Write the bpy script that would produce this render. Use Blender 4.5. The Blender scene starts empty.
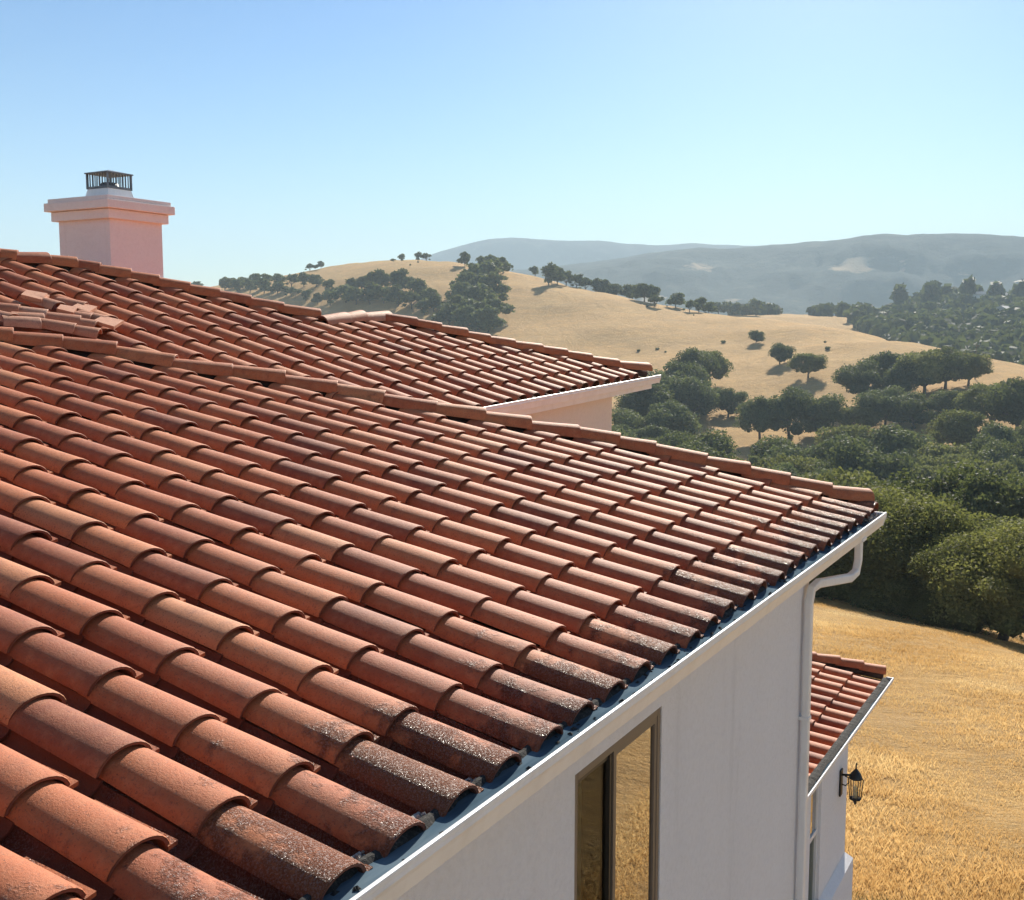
import bpy, math, random
import numpy as np
# measured layout, metres (house frame: along the eave, inwards, up; trees and hills: world x, y)
MAIN = {'O':[2.231,1.767,6.581],'E':[1,0,0],'U':[0,0.974,0.227],'P':0.3,'L':0.4049}
MAIN_HIP = [[9.573,1.855,6.679],[9.347,2.125,6.742],[9.243,2.452,6.818],[9.16,2.775,6.893],[8.988,3.102,6.969],[8.877,3.525,7.068],[8.759,3.808,7.134],[8.603,4.142,7.212],[8.31,4.442,7.282],[8.061,4.753,7.354],[7.8,5.068,7.428],[7.597,5.453,7.517],[7.406,5.812,7.601],[7.139,6.147,7.679],[6.855,6.456,7.751],[6.536,6.763,7.823],[6.302,7.173,7.918],[6.012,7.468,7.987],[5.722,7.688,8.038],[5.417,7.899,8.087],[5.118,8.118,8.138]]
FAR = {'O':[9.92,5.747,7.288],'E':[0.999,0.033,0.037],'U':[-0.031,0.948,0.317],'P':0.3442,'L':0.3777}
FAR_HIP1 = [[7.204,10.758,8.977],[7.446,10.622,8.938],[7.708,10.503,8.904],[7.843,10.384,8.868],[8.17,10.331,8.859],[8.439,10.2,8.822],[8.608,10.019,8.766],[8.853,9.824,8.707],[9.088,9.623,8.646],[9.316,9.383,8.571],[9.564,9.175,8.508],[9.822,8.927,8.431],[10.084,8.675,8.354],[10.423,8.417,8.276]]
FAR_RIDGE = [[10.339,8.275,8.226],[10.761,8.298,8.245],[11.159,8.334,8.268],[11.691,8.319,8.276]]
FAR_HIP2 = [[11.601,8.271,8.258],[11.905,8.026,8.184],[12.11,7.783,8.108],[12.383,7.571,8.044],[12.616,7.359,7.979],[12.898,7.139,7.912],[13.235,6.909,7.844],[13.526,6.68,7.775],[13.825,6.446,7.704],[14.178,6.201,7.631],[14.709,5.965,7.566]]
FAR_LOW = [[0.457,-1.712],[0.219,-1.401],[-0.071,-1.043],[-0.479,-0.709],[-0.84,-0.377],[-1.207,-0.045],[-1.533,0.337],[-1.832,0.685],[-2.188,1.014],[-2.549,1.316],[-2.936,1.617],[-3.26,1.985],[-3.604,2.261],[-3.926,2.474],[-4.26,2.681],[-4.586,2.892]]
FAR_MESS = [[[6.138,8.345,8.113],[6.392,8.228,8.08]],[[6.299,8.441,8.149],[6.512,8.327,8.117]],[[6.422,8.279,8.098],[6.624,8.058,8.029]],[[6.635,8.083,8.038],[6.761,7.917,7.986]],[[6.468,8.595,8.206],[6.634,8.428,8.154]],[[6.634,8.428,8.154],[6.846,8.257,8.102]],[[6.825,8.258,8.102],[6.913,8.118,8.057]],[[6.893,8.926,8.328],[6.935,8.64,8.233]],[[7.098,8.839,8.304],[7.223,8.634,8.238]],[[6.844,8.503,8.184],[7.007,8.303,8.122]],[[7.036,8.469,8.178],[7.113,8.242,8.104]],[[6.341,8.679,8.23],[6.457,8.569,8.196]],[[6.186,8.472,8.157],[6.222,8.341,8.114]]]
FAR_LIP = [[9.524,5.604,7.242],[14.702,5.776,7.382]]
FAR_WALL = [[13.801,6.126,7.205],[13.778,6.125,6.686]]
FAR_EN = [0.999,0.033,0]
MAIN_LIP = [[2.111,1.65,6.575],[3.016,1.65,6.561],[4.739,1.65,6.543],[9.198,1.65,6.535]]
WING = {'O':[14.919,2.663,3.339],'E':[1,0,0],'U':[0,0.986,0.165],'P':0.3,'L':0.3731}
WING_HIP = [[14.702,4.466,3.717],[14.829,4.176,3.668],[14.968,3.876,3.618],[15.128,3.582,3.569],[15.267,3.293,3.52],[15.375,2.988,3.47],[15.446,2.703,3.422]]
WING_LIP = [[11.639,2.523,3.439],[15.024,2.523,3.384]]
T_R = [0,10,14,20,30,40,50,60,80,110,150,190,240,290,340,390,440,490,540,590,640,690,740,790,840,900,960,1030,1100,1200,1350,1500,1800,2200]
T_COL = [[-0.6883,[0,0,-0.11,-0.85,-2.26,-3.65,-4.97,-6.3,-10.59,-15.49,-17.38,-19.33,-22,-22,-22,-22,-21.3,-19.23,-17.16,-13.85,-10.49,-6.76,-2.75,1.28,5.37,8.85,7.25,-2.08,-11.1,-8.42,-4.41,-10.33,-52,-77]],[-0.5708,[0,0,-0.11,-0.85,-2.26,-3.65,-4.97,-6.3,-10.59,-15.49,-17.38,-19.33,-22,-22,-22,-22,-21.06,-18.31,-15.55,-11.15,-6.67,-1.69,3.65,9.01,14.47,19.1,17.5,8.17,-0.91,-1.23,-1.71,-10.33,-52,-77]],[-0.4326,[0,0,-0.11,-0.85,-2.26,-3.65,-4.97,-6.3,-10.59,-15.49,-17.38,-19.33,-22,-22,-22,-22,-20.79,-17.24,-13.69,-8.02,-2.25,4.15,11.03,17.93,24.96,30.92,29.32,19.99,10.85,7.07,1.4,-10.33,-52,-77]],[-0.3557,[0,0,-0.11,-0.85,-2.26,-3.65,-4.97,-6.3,-10.59,-15.49,-18.02,-20.33,-23,-23,-23,-23,-21.62,-17.55,-13.47,-6.97,-0.36,6.98,14.87,22.79,30.84,37.68,36.04,26.22,16.57,11.11,2.92,-10.33,-52,-77]],[-0.2743,[0,0,-0.11,-0.85,-2.26,-3.65,-4.97,-6.3,-10.59,-15.49,-18.65,-21.33,-24,-24,-24,-24,-22.42,-17.76,-13.1,-5.67,1.9,10.29,19.32,28.37,37.59,45.41,43.73,33.42,23.26,15.83,4.69,-10.33,-52,-77]],[-0.2235,[0,0,-0.11,-0.85,-2.26,-3.65,-4.97,-6.3,-10.59,-15.49,-19.04,-21.93,-24.6,-24.6,-24.6,-24.6,-21.43,-16.11,-9.84,-1.2,7.45,17.71,28.01,38.47,47.95,51.88,46.05,35.12,26.33,16.77,2.43,-16.84,-55.19,-78.6]],[-0.1889,[0,0,-0.11,-0.85,-2.26,-3.65,-4.97,-6.3,-10.59,-15.49,-19.29,-22.33,-25,-25,-25,-25,-20.52,-14.68,-7.01,2.48,12.4,23.72,35.03,46.58,55.52,56.93,48.04,36.68,28.16,16.87,-0.05,-21.41,-57.1,-79.55]],[-0.1539,[0,0,-0.11,-0.85,-2.26,-3.65,-4.97,-6.3,-10.59,-15.49,-19.55,-22.73,-25.4,-25.4,-25.4,-25.4,-19.48,-13.17,-4.02,6.24,17.48,29.71,42.01,54.5,61.94,58.92,48.79,37.36,28.42,15.65,-3.77,-26.18,-58.86,-80.43]],[-0.1185,[0,0,-0.11,-0.85,-2.26,-3.65,-4.97,-6.3,-10.59,-15.49,-19.8,-23.13,-25.8,-25.8,-25.8,-25.07,-18.34,-11.61,-0.92,10.01,22.57,35.61,48.81,60.64,65.03,58.83,48.29,37.12,27.31,13.29,-8.25,-31.17,-60.49,-81.25]],[-0.0828,[0,0,-0.11,-0.85,-2.26,-3.65,-4.97,-6.3,-10.59,-15.49,-20.05,-23.53,-26.2,-26.2,-26.2,-24.25,-17.29,-9.63,1.69,13.09,26.58,40.08,53.83,64.33,65.4,55.76,44.79,34.08,23.97,9.54,-12.94,-36.38,-62,-82]],[-0.0648,[0,0,-0.11,-0.85,-2.26,-3.65,-4.97,-6.3,-10.59,-15.49,-20.18,-23.73,-26.4,-26.4,-26.4,-23.58,-16.58,-8.19,3.18,15.07,28.63,42.24,56.09,64.8,62.96,51.71,40.46,30.52,20.59,6.39,-16.43,-40.26,-63.02,-82.51]],[-0.0469,[0,0,-0.11,-0.85,-2.26,-3.65,-4.97,-6.3,-10.59,-15.49,-20.31,-23.93,-26.6,-26.6,-26.6,-23,-16.15,-7.27,3.87,15.91,29.19,42.57,55.42,60.95,56.65,45.12,34.55,25.36,16.16,3.03,-20.05,-44.28,-63.98,-82.99]],[-0.0289,[0,0,-0.11,-0.85,-2.26,-3.65,-4.97,-6.3,-10.59,-15.49,-20.44,-24.13,-26.8,-26.8,-26.8,-22.42,-15.67,-6.24,4.74,17.02,30.11,43.37,54.83,57.84,50.95,39.12,29.65,21.04,12.43,0.14,-23.79,-48.43,-64.9,-83.45]],[-0.0018,[0,0,-0.11,-0.85,-2.26,-3.65,-4.97,-6.3,-10.59,-15.49,-20.63,-24.43,-27.1,-27.1,-27.1,-21.66,-15.13,-5.05,5.57,18.03,30.7,43.62,52.93,51.48,41.24,28.94,22.11,14.65,7.18,-4.35,-29.64,-52.78,-66.2,-84.1]],[0.0343,[0,0,-0.11,-0.85,-2.26,-3.65,-4.97,-6.3,-10.59,-15.49,-20.88,-24.83,-27.5,-27.5,-26.96,-20.82,-13.93,-3.95,6.61,18.51,30.52,41.44,44.66,37.19,26.38,17.34,12.56,6.98,1.39,-12.06,-38.31,-55.06,-67.87,-84.93]],[0.0792,[0,0,-0.11,-0.67,-1.7,-2.73,-3.74,-4.75,-8.69,-14.08,-20.71,-25.33,-28,-28,-25.66,-19.92,-12,-2.67,8.1,19.22,30.59,36.46,31.41,19.83,10.15,7.21,4.27,0.84,-4.21,-22.59,-50.16,-57.65,-69.74,-85.87]],[0.1149,[0,0,-0.11,-0.69,-1.78,-2.86,-3.91,-4.96,-9.03,-14.24,-21,-25.71,-28.38,-28.38,-24.95,-19.55,-11.12,-2.08,8.39,18.96,28.17,29.64,19.3,7.83,12.08,22.09,27.7,8.69,-10.33,-37.49,-55.47,-66.53,-84.02,-93.01]],[0.1504,[0,0,-0.11,-0.72,-1.85,-2.98,-4.06,-5.15,-9.34,-14.38,-21.28,-26.09,-28.75,-28.75,-24.39,-18.73,-10.47,-1.41,8.43,18.44,24.24,19.05,7.71,3.92,12.48,22.76,28.57,9.34,-9.9,-37.38,-55.47,-66.53,-84.02,-93.01]],[0.1889,[0,0,-0.11,-0.74,-1.92,-3.09,-4.21,-5.36,-9.67,-14.5,-21.58,-26.5,-29.17,-28.64,-23.75,-17.32,-9.37,-0.05,9.49,17.99,19.15,8.34,-2.4,5.82,14.04,23.9,29.34,9.91,-9.53,-37.28,-55.47,-66.53,-84.02,-93.01]],[0.22,[0,0,-0.11,-0.76,-1.98,-3.17,-4.32,-5.56,-9.9,-14.57,-21.81,-26.84,-29.51,-27.99,-23.09,-15.85,-7.56,1.93,11.56,17.74,12.44,1.38,0.46,7.83,15.2,24.04,30.31,10.99,-8.33,-35.93,-55.07,-66.07,-83.88,-92.94]],[0.2541,[0,0,-0.11,-0.78,-2.03,-3.25,-4.42,-5.76,-10.08,-14.63,-22.07,-27.22,-29.89,-27.27,-22.22,-14.27,-5.46,4.03,13.01,14.74,4.54,-4.02,2.33,8.69,15.04,22.67,30.29,13.18,-5.66,-32.56,-53.99,-64.88,-83.49,-92.74]],[0.2834,[0,0,-0.11,-0.79,-2.08,-3.32,-4.5,-6.01,-10.27,-14.6,-22.26,-27.55,-30.22,-26.72,-21.04,-13.3,-4.25,5.08,12.32,7.53,-3.23,-3.37,2.24,7.85,13.46,20.2,26.93,13.84,-4.24,-30.07,-53.07,-63.86,-83.13,-92.56]],[0.3123,[0,0,-0.11,-0.81,-2.14,-3.38,-4.57,-6.32,-10.44,-14.5,-22.41,-27.88,-30.55,-26.2,-19.91,-12.06,-3.02,6.18,8.92,0.02,-8.07,-3.08,1.92,6.91,11.9,17.9,23.89,19.53,2.07,-22.87,-50.74,-61.26,-82.11,-92.06]],[0.3366,[0,0,-0.11,-0.83,-2.18,-3.42,-4.61,-6.58,-10.52,-14.38,-22.54,-28.16,-29.98,-25.72,-18.99,-10.91,-2.01,5.95,4.21,-6.24,-7.63,-2.98,1.67,6.32,10.97,16.55,22.12,28.63,30.84,31.54,32.58,3.2,-62.34,-90.73]],[0.3605,[0,0,-0.11,-0.84,-2.22,-3.44,-4.62,-6.84,-10.56,-14.23,-22.65,-28.45,-30.17,-25.45,-18.19,-9.89,-1.09,4.71,-1.63,-11.69,-6.92,-2.15,2.62,7.4,12.17,17.9,23.63,30.31,32.57,32.55,32.53,4.24,-60.97,-90.62]],[0.384,[0,0,-0.11,-0.85,-2.24,-3.44,-4.6,-7.11,-10.55,-14.06,-22.76,-28.73,-30.33,-24.68,-17.56,-9.14,-0.52,1.75,-7.6,-11.28,-6.37,-1.46,3.45,8.36,13.27,19.16,25.05,31.93,34.32,33.6,32.52,5.26,-59.62,-90.51]],[0.407,[0,0,-0.11,-0.86,-2.27,-3.42,-4.74,-7.38,-10.51,-13.86,-22.86,-29.01,-30.42,-23.88,-16.65,-8.35,-0.78,-3.33,-13.18,-10.67,-5.79,-0.91,3.96,8.84,13.71,19.56,25.41,32.24,34.9,33.92,32.44,6.25,-58.28,-90.4]],[0.4326,[0,0,-0.11,-0.86,-2.25,-3.37,-4.97,-7.7,-10.41,-13.61,-22.96,-29.33,-30.35,-22.98,-15.52,-7.31,-2.36,-9.41,-14.57,-9.75,-4.94,-0.13,4.68,9.49,14.3,20.07,25.85,32.58,35.56,34.28,32.36,7.35,-56.79,-90.27]],[0.4734,[0,0,-0.11,-0.88,-2.3,-3.43,-5.22,-8.02,-10.46,-13.58,-22.95,-29.33,-30.33,-23.51,-16.71,-9.32,-5.99,-14.2,-17.22,-12.26,-7.3,-2.33,2.63,7.59,12.55,18.51,24.47,31.41,35.28,33.99,32.06,9.11,-54.38,-90.05]],[0.5221,[0,0,-0.11,-0.91,-2.33,-3.46,-5.51,-8.38,-10.47,-13.49,-22.91,-29.33,-30.27,-24.22,-18.2,-11.78,-10.18,-19.88,-20.14,-15.04,-9.93,-4.82,0.28,5.39,10.49,16.62,22.75,29.9,34.89,33.59,31.64,11.21,-51.45,-89.76]],[0.6178,[0,0,-0.11,-0.93,-2.29,-3.37,-6.04,-8.4,-10.29,-13.12,-22.76,-29.33,-29.11,-24.05,-18.33,-12.9,-16.26,-25.96,-21.05,-16.14,-11.22,-6.31,-1.4,3.51,8.42,14.32,20.21,27.09,33.97,32.64,30.65,15.39,-45.48,-89.1]]]
SINGLES = [[-256,853.5,8.1,1.2],[-242.2,853.8,7.2,1.4],[-218.9,852.8,4,1.5],[-208.2,862.7,4,1.5],[-189.7,867,4,1.4],[-173.8,821.1,3,1.4],[-149.5,825.8,6.1,1.3],[-141,823.9,5.3,1.3],[-83.7,786,2.9,1.4],[-77.2,783.5,5.7,1.1],[-66,784.5,6.4,1.2],[-60.4,785,6.4,1.1],[-30.6,726.3,9.2,1],[-19.8,735.4,7.3,1.1],[-14.4,729.7,8.6,1.2],[-9.6,715.3,9.7,1.1],[-5.6,698.4,10.1,1.1],[15,729.7,6.6,1.1],[22.1,665.4,13.3,1],[27.3,676,11,1],[33.4,689.3,10.6,1.1],[40,686.2,10,1.1],[45.7,688.6,9.4,1.1],[51.7,685.4,9.4,1.1],[57.8,685,10,1.1],[63.4,679,10.5,1.2],[72.8,675.3,12.3,1.1],[75.4,635.3,12.2,1],[80.7,632.1,10.4,1.1],[78.7,612.1,7.3,1],[91.9,622.9,9.7,1.1],[97.2,607,7.4,1.1],[103.2,613.5,8.3,1.1],[110.3,622.4,7.9,1.1],[168.4,908.2,12.6,1.1],[174.9,899.5,12.6,1.1],[180.4,890.9,10.2,1.1],[187.4,885.8,9.9,1.1],[193.4,880.8,13.2,1.1],[108.3,491.7,6.4,1],[104.4,430.6,9.2,1],[107.7,401.5,10.6,1.1],[70.8,360.4,10.7,1.1],[72.7,321.6,13.5,1],[81,319.7,15,1.1],[89.8,320,13.3,1.1],[100.8,320.9,9.2,1.2],[113.5,357.1,14.3,1.2],[124,366.4,14.7,1.2],[124.9,350.1,14.8,1.1],[132,352.3,16.4,1.2],[138.6,353,14.4,1.2],[146.7,354.7,12.5,1.1],[131.5,301,15.5,1],[133.6,291.5,16.3,1.1],[140.1,291.3,16.4,1.1],[109.4,322.4,12.4,1.2],[114.9,313.3,10.9,1.2],[124.6,312.5,10.4,1.2],[71.8,407.8,15.8,1],[64.7,395.8,17.5,1.1],[55.7,369,18.6,1.1],[48.3,353.9,17.8,1.1],[41.1,336.6,16,1.2],[57.6,355.4,16.3,1.1],[34.6,316.2,13,1.2],[29.3,303,11,1.2],[45.2,317.5,14.5,1.2],[38.5,300.8,11,1.2],[42.4,342,12.5,1.1],[-10.2,665.7,13.3,1.2],[-14,647.3,12.9,1.2],[-19.9,652.3,13,1.2],[-23.9,634.2,12.7,1.2],[-16.8,621.9,12.4,1.2],[-11.2,622,12.4,1.2],[-25.9,611.7,12.2,1.2],[-19.4,599.8,12,1.2],[-13.3,592.9,11.8,1.2],[-28.6,587.6,11.7,1.2],[-21.8,576.3,11.5,1.2],[-15.3,567.3,11.3,1.2],[-9.3,572,11.4,1.2],[-31.9,571.2,11.4,1.2],[-25.1,555.7,11.1,1.2],[-18.3,549.4,11,1.2],[-11.9,551.8,11,1.2],[-97.1,675,10.4,1.2],[-91.8,681.2,10.4,1.2],[-82.9,668.7,13.4,1.2],[-75.8,669.5,11.2,1.2],[-67.8,662.3,12.6,1.2],[-59.8,652.5,10.9,1.2],[-52.3,632.5,11.2,1.2],[-45.6,617.9,9,1.2],[-90.7,646.3,11.5,1.2],[-81.7,639.7,12.3,1.2],[-73.2,635.5,10.8,1.2],[-64,623.8,11.5,1.2],[-55.1,612.2,11,1.2],[-47.4,598.3,8.4,1.2],[-98.3,658.5,12.3,1.2],[-42.2,601.1,10.5,1.2],[-199,791.5,10,1.25],[-190.9,790.1,9,1.25],[-179.9,779.5,11.8,1.25],[-167.2,763,10.2,1.25],[-156.2,749.5,10.8,1.25],[-146.1,739.2,11.2,1.25],[-136.2,728.9,10.5,1.25],[-126,715.9,10.9,1.25],[-115.8,700.2,9,1.25],[-187.5,761.4,11.4,1.25],[-176.9,751.2,10,1.25],[-164.6,738.4,11.4,1.25],[-151.4,719.9,10.9,1.25],[-139.4,704.6,8.1,1.25],[-127.7,689.5,8.1,1.25],[-117.7,674.5,8.1,1.25],[-108.4,662.3,10.2,1.25],[-108,678.9,8.8,1.25],[-202.1,784,11.1,1.25]]
FOREST = [[54.9,222.3,10.7,1.1],[151.2,273.8,11,1.17],[66,196.8,8.7,1.16],[59.6,108.1,9,1.05],[29.4,208.5,10.9,1.17],[130.7,239.2,13.1,1.03],[15.4,174.5,9.1,1.1],[13.3,92.4,8.4,1.03],[61.6,253.3,11.2,1.11],[93.6,270.5,12.1,1.19],[73.3,241.7,11.7,1.01],[19.7,247.3,11.1,0.96],[29.4,70.6,6.3,1.12],[92.5,172.4,9.7,1.1],[49,229.4,10.9,1.03],[82.8,199.4,9.4,1.15],[30.3,168.3,9.1,1.12],[26.1,218.3,9.8,1.16],[49.7,179.2,8.5,1.08],[71.9,153.4,8.6,1.15],[32.3,141.5,8.2,1.15],[63,241.3,10.6,1.18],[122.1,222.1,12.5,1.18],[41.3,182.3,8.4,1.1],[63.7,151.6,8.6,1.12],[138.6,265,11.4,1.01],[115,239,12.2,1.04],[42.9,89.1,7.2,1.02],[7.7,102,6.9,0.98],[52.6,110.2,8.2,1.03],[39.5,168,8.8,0.98],[28.1,115,7.4,1.04],[85.4,237.8,10.6,1.07],[95.7,242.6,10.3,1.08],[41.6,105.4,7.9,1.06],[81,182.5,9.8,0.98],[41.3,124.9,8.6,0.95],[11.8,124.8,7.3,1.17],[11.8,76.8,8,0.98],[49.2,94.6,7.5,1.09],[29.7,193,10.1,1.14],[78.6,255.1,11.8,1.17],[70.2,205.9,9.4,1.12],[99.1,186.6,10.7,1.05],[125.9,264,11,1],[22.5,264.8,10.9,0.99],[50.3,214,11.1,0.99],[86.3,248.2,12.3,1.16],[123.8,231.5,10.3,1.01],[94.4,195.5,10,1.13],[48.5,127.6,9.5,1.18],[100.5,261.9,10.2,1.07],[57.2,157.5,10.3,1.11],[111.6,273.7,12.1,1.11],[58.5,208.7,9.2,0.97],[45.9,195.6,9.5,1.17],[91.4,210.6,11.6,0.98],[24.8,127.3,7.4,1.14],[38.8,245.4,11.7,1.15],[44,274.8,11.8,1],[78.8,265.9,11.4,1],[26.7,85.1,7.5,1.11],[33.6,93.5,7.4,1.01],[10.9,116.7,7.4,0.99],[35.6,258.1,10.1,1],[19.9,161.7,9.1,0.96],[87,161.7,8.4,1.07],[77.3,213.5,9.2,1.12],[6.4,83.4,6.5,0.99],[59.1,124.4,8.3,1.03],[56.5,194.1,8.9,1.13],[22.2,189.3,10.7,1.11],[66.9,179.8,8.4,0.99],[113.5,256.3,10.5,0.99],[99.5,204.5,10.8,1.06],[31.8,108.7,8.2,1.13],[60.2,171.5,9.1,1.2],[55.1,246.4,9.6,1],[70.6,220.6,11.6,1.02],[11.5,145.6,8.8,1.08],[21.9,97.4,7.9,0.97],[102.1,227,10.1,0.96],[31.8,160,7.8,1.11],[48.4,156.7,8.2,1.12],[137,247.9,11.3,1.04],[59.4,117,8.8,1.04],[36.5,236,11.7,1.03],[15.9,206,11.4,0.97],[50.6,261.8,10.5,1.09],[71.6,134.2,9.9,0.99],[52.6,141.7,7.7,1.14],[20,151.3,7.9,1.04],[19.1,226.4,11.2,1.15],[8.5,67.9,7.9,1.15],[40.3,147.7,9.1,1.03],[88.1,188.6,11.5,1.02],[34.7,269.2,12.2,1.04],[42.2,96.6,8.7,1.05],[112.1,205.1,9.7,1.09],[111.7,226.5,12.2,1.13],[70.5,233,10.4,1.11],[39.8,114.6,7.1,1.04],[66.1,266.2,11.2,1.11],[78.3,158.7,9.1,0.97],[68.3,164,8.2,1.06],[32.4,131.1,8.6,1.03],[49.5,169.7,9.4,0.99],[105.6,194.6,11.1,0.99],[72,188.9,9.9,1.04],[32.2,123.5,7.9,1.09],[68.8,123.6,8.6,1.07],[129.8,254.8,10.4,1.06],[39.4,204.9,11.4,1],[109,217.5,10.3,1.11],[105.7,244.8,10,0.99],[23.2,236.4,9.4,1.14],[33.7,83.1,7.6,1.18],[71.4,144.9,9.9,1.16],[84,221.9,10.9,1.06],[93.6,220.1,10.8,0.99],[29.6,183.7,10.4,1],[38.2,73.9,8.4,1.01],[23.4,108.7,7.4,0.96],[12.5,164.3,10.4,1.04],[63.1,143.3,7.6,1.19],[50,117.1,7.3,0.98],[63.8,130.9,8.9,1.11],[57.3,135.5,8.5,1.19],[12.4,108.3,9,1.08],[81,168.8,9,1.03],[30.7,100.9,8.6,1.11],[21.9,143.7,8,0.98],[6.8,60.1,6.8,1.06],[42.8,222.1,10.3,1],[14.9,137.1,9.6,1.02],[40.9,82.3,6.9,1.05],[30.2,57.2,6.8,1.13],[75.7,175.3,8.4,1.04],[82.2,149.4,9.9,1.11],[40.5,157.6,8,1.01],[37.7,214.6,10.4,1.04],[40.5,136.4,9.4,1.06],[15.8,83.9,7.1,1.01],[120.6,248.8,10.7,1.19],[24.4,173.7,8.3,1.11],[61.1,230.3,10.2,0.96],[12.2,153.8,9.9,1.05],[29.7,248.1,10.4,1.15],[19.8,89.5,7.2,0.98],[24.3,200.2,8.4,1.17],[18,115.9,8.1,1.01],[15.2,102,8.9,0.99],[84,275.2,12.8,1.11],[38.1,191.8,9.3,1.13],[33.6,63.9,7.1,1.02],[54.4,102.2,7.6,1.19],[93,230.4,9.9,0.99],[14.6,193.1,8.6,0.97],[31.1,225.7,10.2,1.08],[48.4,239.4,12.4,0.97],[55.1,185.5,10.5,1.01],[44.9,252.6,10.4,1.16],[91.2,257.6,10.6,1.04],[47.9,149,8.8,0.98],[50.3,203.3,11.4,0.98],[32.4,76.7,7.3,1.04],[23.3,135.3,8.1,1.06],[34.4,175.3,8.1,1.03],[30.6,149.3,7.6,1.04],[17.6,214.8,9.5,1.04],[6.8,90.2,7.6,1.11],[16.8,130.1,7.5,0.97],[15.5,182.8,10.5,1.13],[78.2,140.8,8.7,1.02],[26.9,92.5,8,1.1],[117.7,212.7,10.8,0.97],[63.6,188.3,10.7,1.15],[47.5,101.8,7.5,1],[6,74,7.7,1.08],[48.3,135.6,9.1,1.03],[55.7,149.1,10.1,0.98]]
MT1 = [[-0.7868,-0.01308],[-0.5043,-0.01072],[-0.3156,0.00542],[-0.1889,0.02754],[-0.0828,0.04479],[-0.0289,0.05113],[0.0072,0.0547],[0.0433,0.05819],[0.0792,0.06247],[0.1149,0.06753],[0.1371,0.07084],[0.1679,0.07182],[0.1941,0.07105],[0.22,0.07325],[0.2541,0.07437],[0.2834,0.07548],[0.3041,0.07923],[0.3204,0.08133],[0.3406,0.07953],[0.3605,0.07772],[0.384,0.07784],[0.407,0.0763],[0.4326,0.07464],[0.4876,0.06954],[0.5553,0.06164],[0.6752,0.04627]]
MT2 = [[-0.5708,-0.0103],[-0.3557,-0.00306],[-0.1889,0.01878],[-0.1185,0.04992],[-0.0648,0.07136],[-0.0379,0.07851],[-0.0108,0.08341],[0.0027,0.08385],[0.0252,0.08162],[0.0478,0.07936],[0.0657,0.08104],[0.0837,0.08005],[0.106,0.07638],[0.1327,0.07526],[0.1592,0.07759],[0.1854,0.0755],[0.22,0.07412],[0.2541,0.07523],[0.3041,0.07502],[0.3684,0.07502],[0.4326,0.07625],[0.4876,0.07188],[0.6178,0.05916]]
HAZE = 2.3e-4
EXPO = 1.12
rng = np.random.default_rng(7)
random.seed(7)
PI = math.pi
sc = bpy.context.scene
AZ = .5082                        # compass turn of the long eave against the viewing direction
CAMZ = 8.0
col = sc.collection

# ------------------------------------------------------------------ materials
def mat(name, build=None, color=(.8, .8, .8), rough=.6, metal=0., spec=.5):
    m = bpy.data.materials.new(name); m.use_nodes = True
    nt = m.node_tree; b = nt.nodes['Principled BSDF']
    b.inputs['Base Color'].default_value = (*color, 1)
    b.inputs['Roughness'].default_value = rough
    b.inputs['Metallic'].default_value = metal
    b.inputs['Specular IOR Level'].default_value = spec
    if build: build(nt, b)
    return m
def N(nt, t, **k):
    n = nt.nodes.new(t)
    for a_, v in k.items():
        if a_ == 'inp':
            for kk, vv in v.items(): n.inputs[kk].default_value = vv
        else: setattr(n, a_, v)
    return n
def noise(nt, scale, detail=4, rough=.6, vec=None, dist=0.):
    n = N(nt, 'ShaderNodeTexNoise', inp={'Scale': scale, 'Detail': detail, 'Roughness': rough, 'Distortion': dist})
    if vec is not None: nt.links.new(vec, n.inputs['Vector'])
    return n.outputs['Fac']
def ramp(nt, fac, stops, interp='LINEAR'):
    r = nt.nodes.new('ShaderNodeValToRGB'); r.color_ramp.interpolation = interp
    e = r.color_ramp.elements
    while len(e) < len(stops): e.new(.5)
    for k, (p, c) in enumerate(stops):
        e[k].position = p
        e[k].color = (*c, 1) if isinstance(c, tuple) else (c, c, c, 1)
    nt.links.new(fac, r.inputs['Fac']); return r.outputs['Color']
def mix(nt, fac, a, b, mode='MIX'):
    m = N(nt, 'ShaderNodeMix', data_type='RGBA', blend_type=mode)
    for sock, v in ((0, fac), (6, a), (7, b)):
        if isinstance(v, (int, float)): m.inputs[sock].default_value = v
        elif isinstance(v, tuple): m.inputs[sock].default_value = (*v, 1)
        else: nt.links.new(v, m.inputs[sock])
    return m.outputs[2]
def math_(nt, op, a, b=0., c=None):
    m = N(nt, 'ShaderNodeMath', operation=op)
    for k, v in enumerate((a, b) if c is None else (a, b, c)):
        if isinstance(v, (int, float)): m.inputs[k].default_value = v
        else: nt.links.new(v, m.inputs[k])
    return m.outputs[0]
def attr(nt, name):
    return N(nt, 'ShaderNodeAttribute', attribute_name=name).outputs['Fac']
def objco(nt, scale=None):
    o = N(nt, 'ShaderNodeTexCoord').outputs['Object']
    if scale is None: return o
    mp = N(nt, 'ShaderNodeMapping'); mp.inputs['Scale'].default_value = scale
    nt.links.new(o, mp.inputs['Vector']); return mp.outputs['Vector']
def bump(nt, b, h, strength=.3, dist=.01):
    n = N(nt, 'ShaderNodeBump', inp={'Strength': strength, 'Distance': dist})
    nt.links.new(h, n.inputs['Height']); nt.links.new(n.outputs[0], b.inputs['Normal'])

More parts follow.
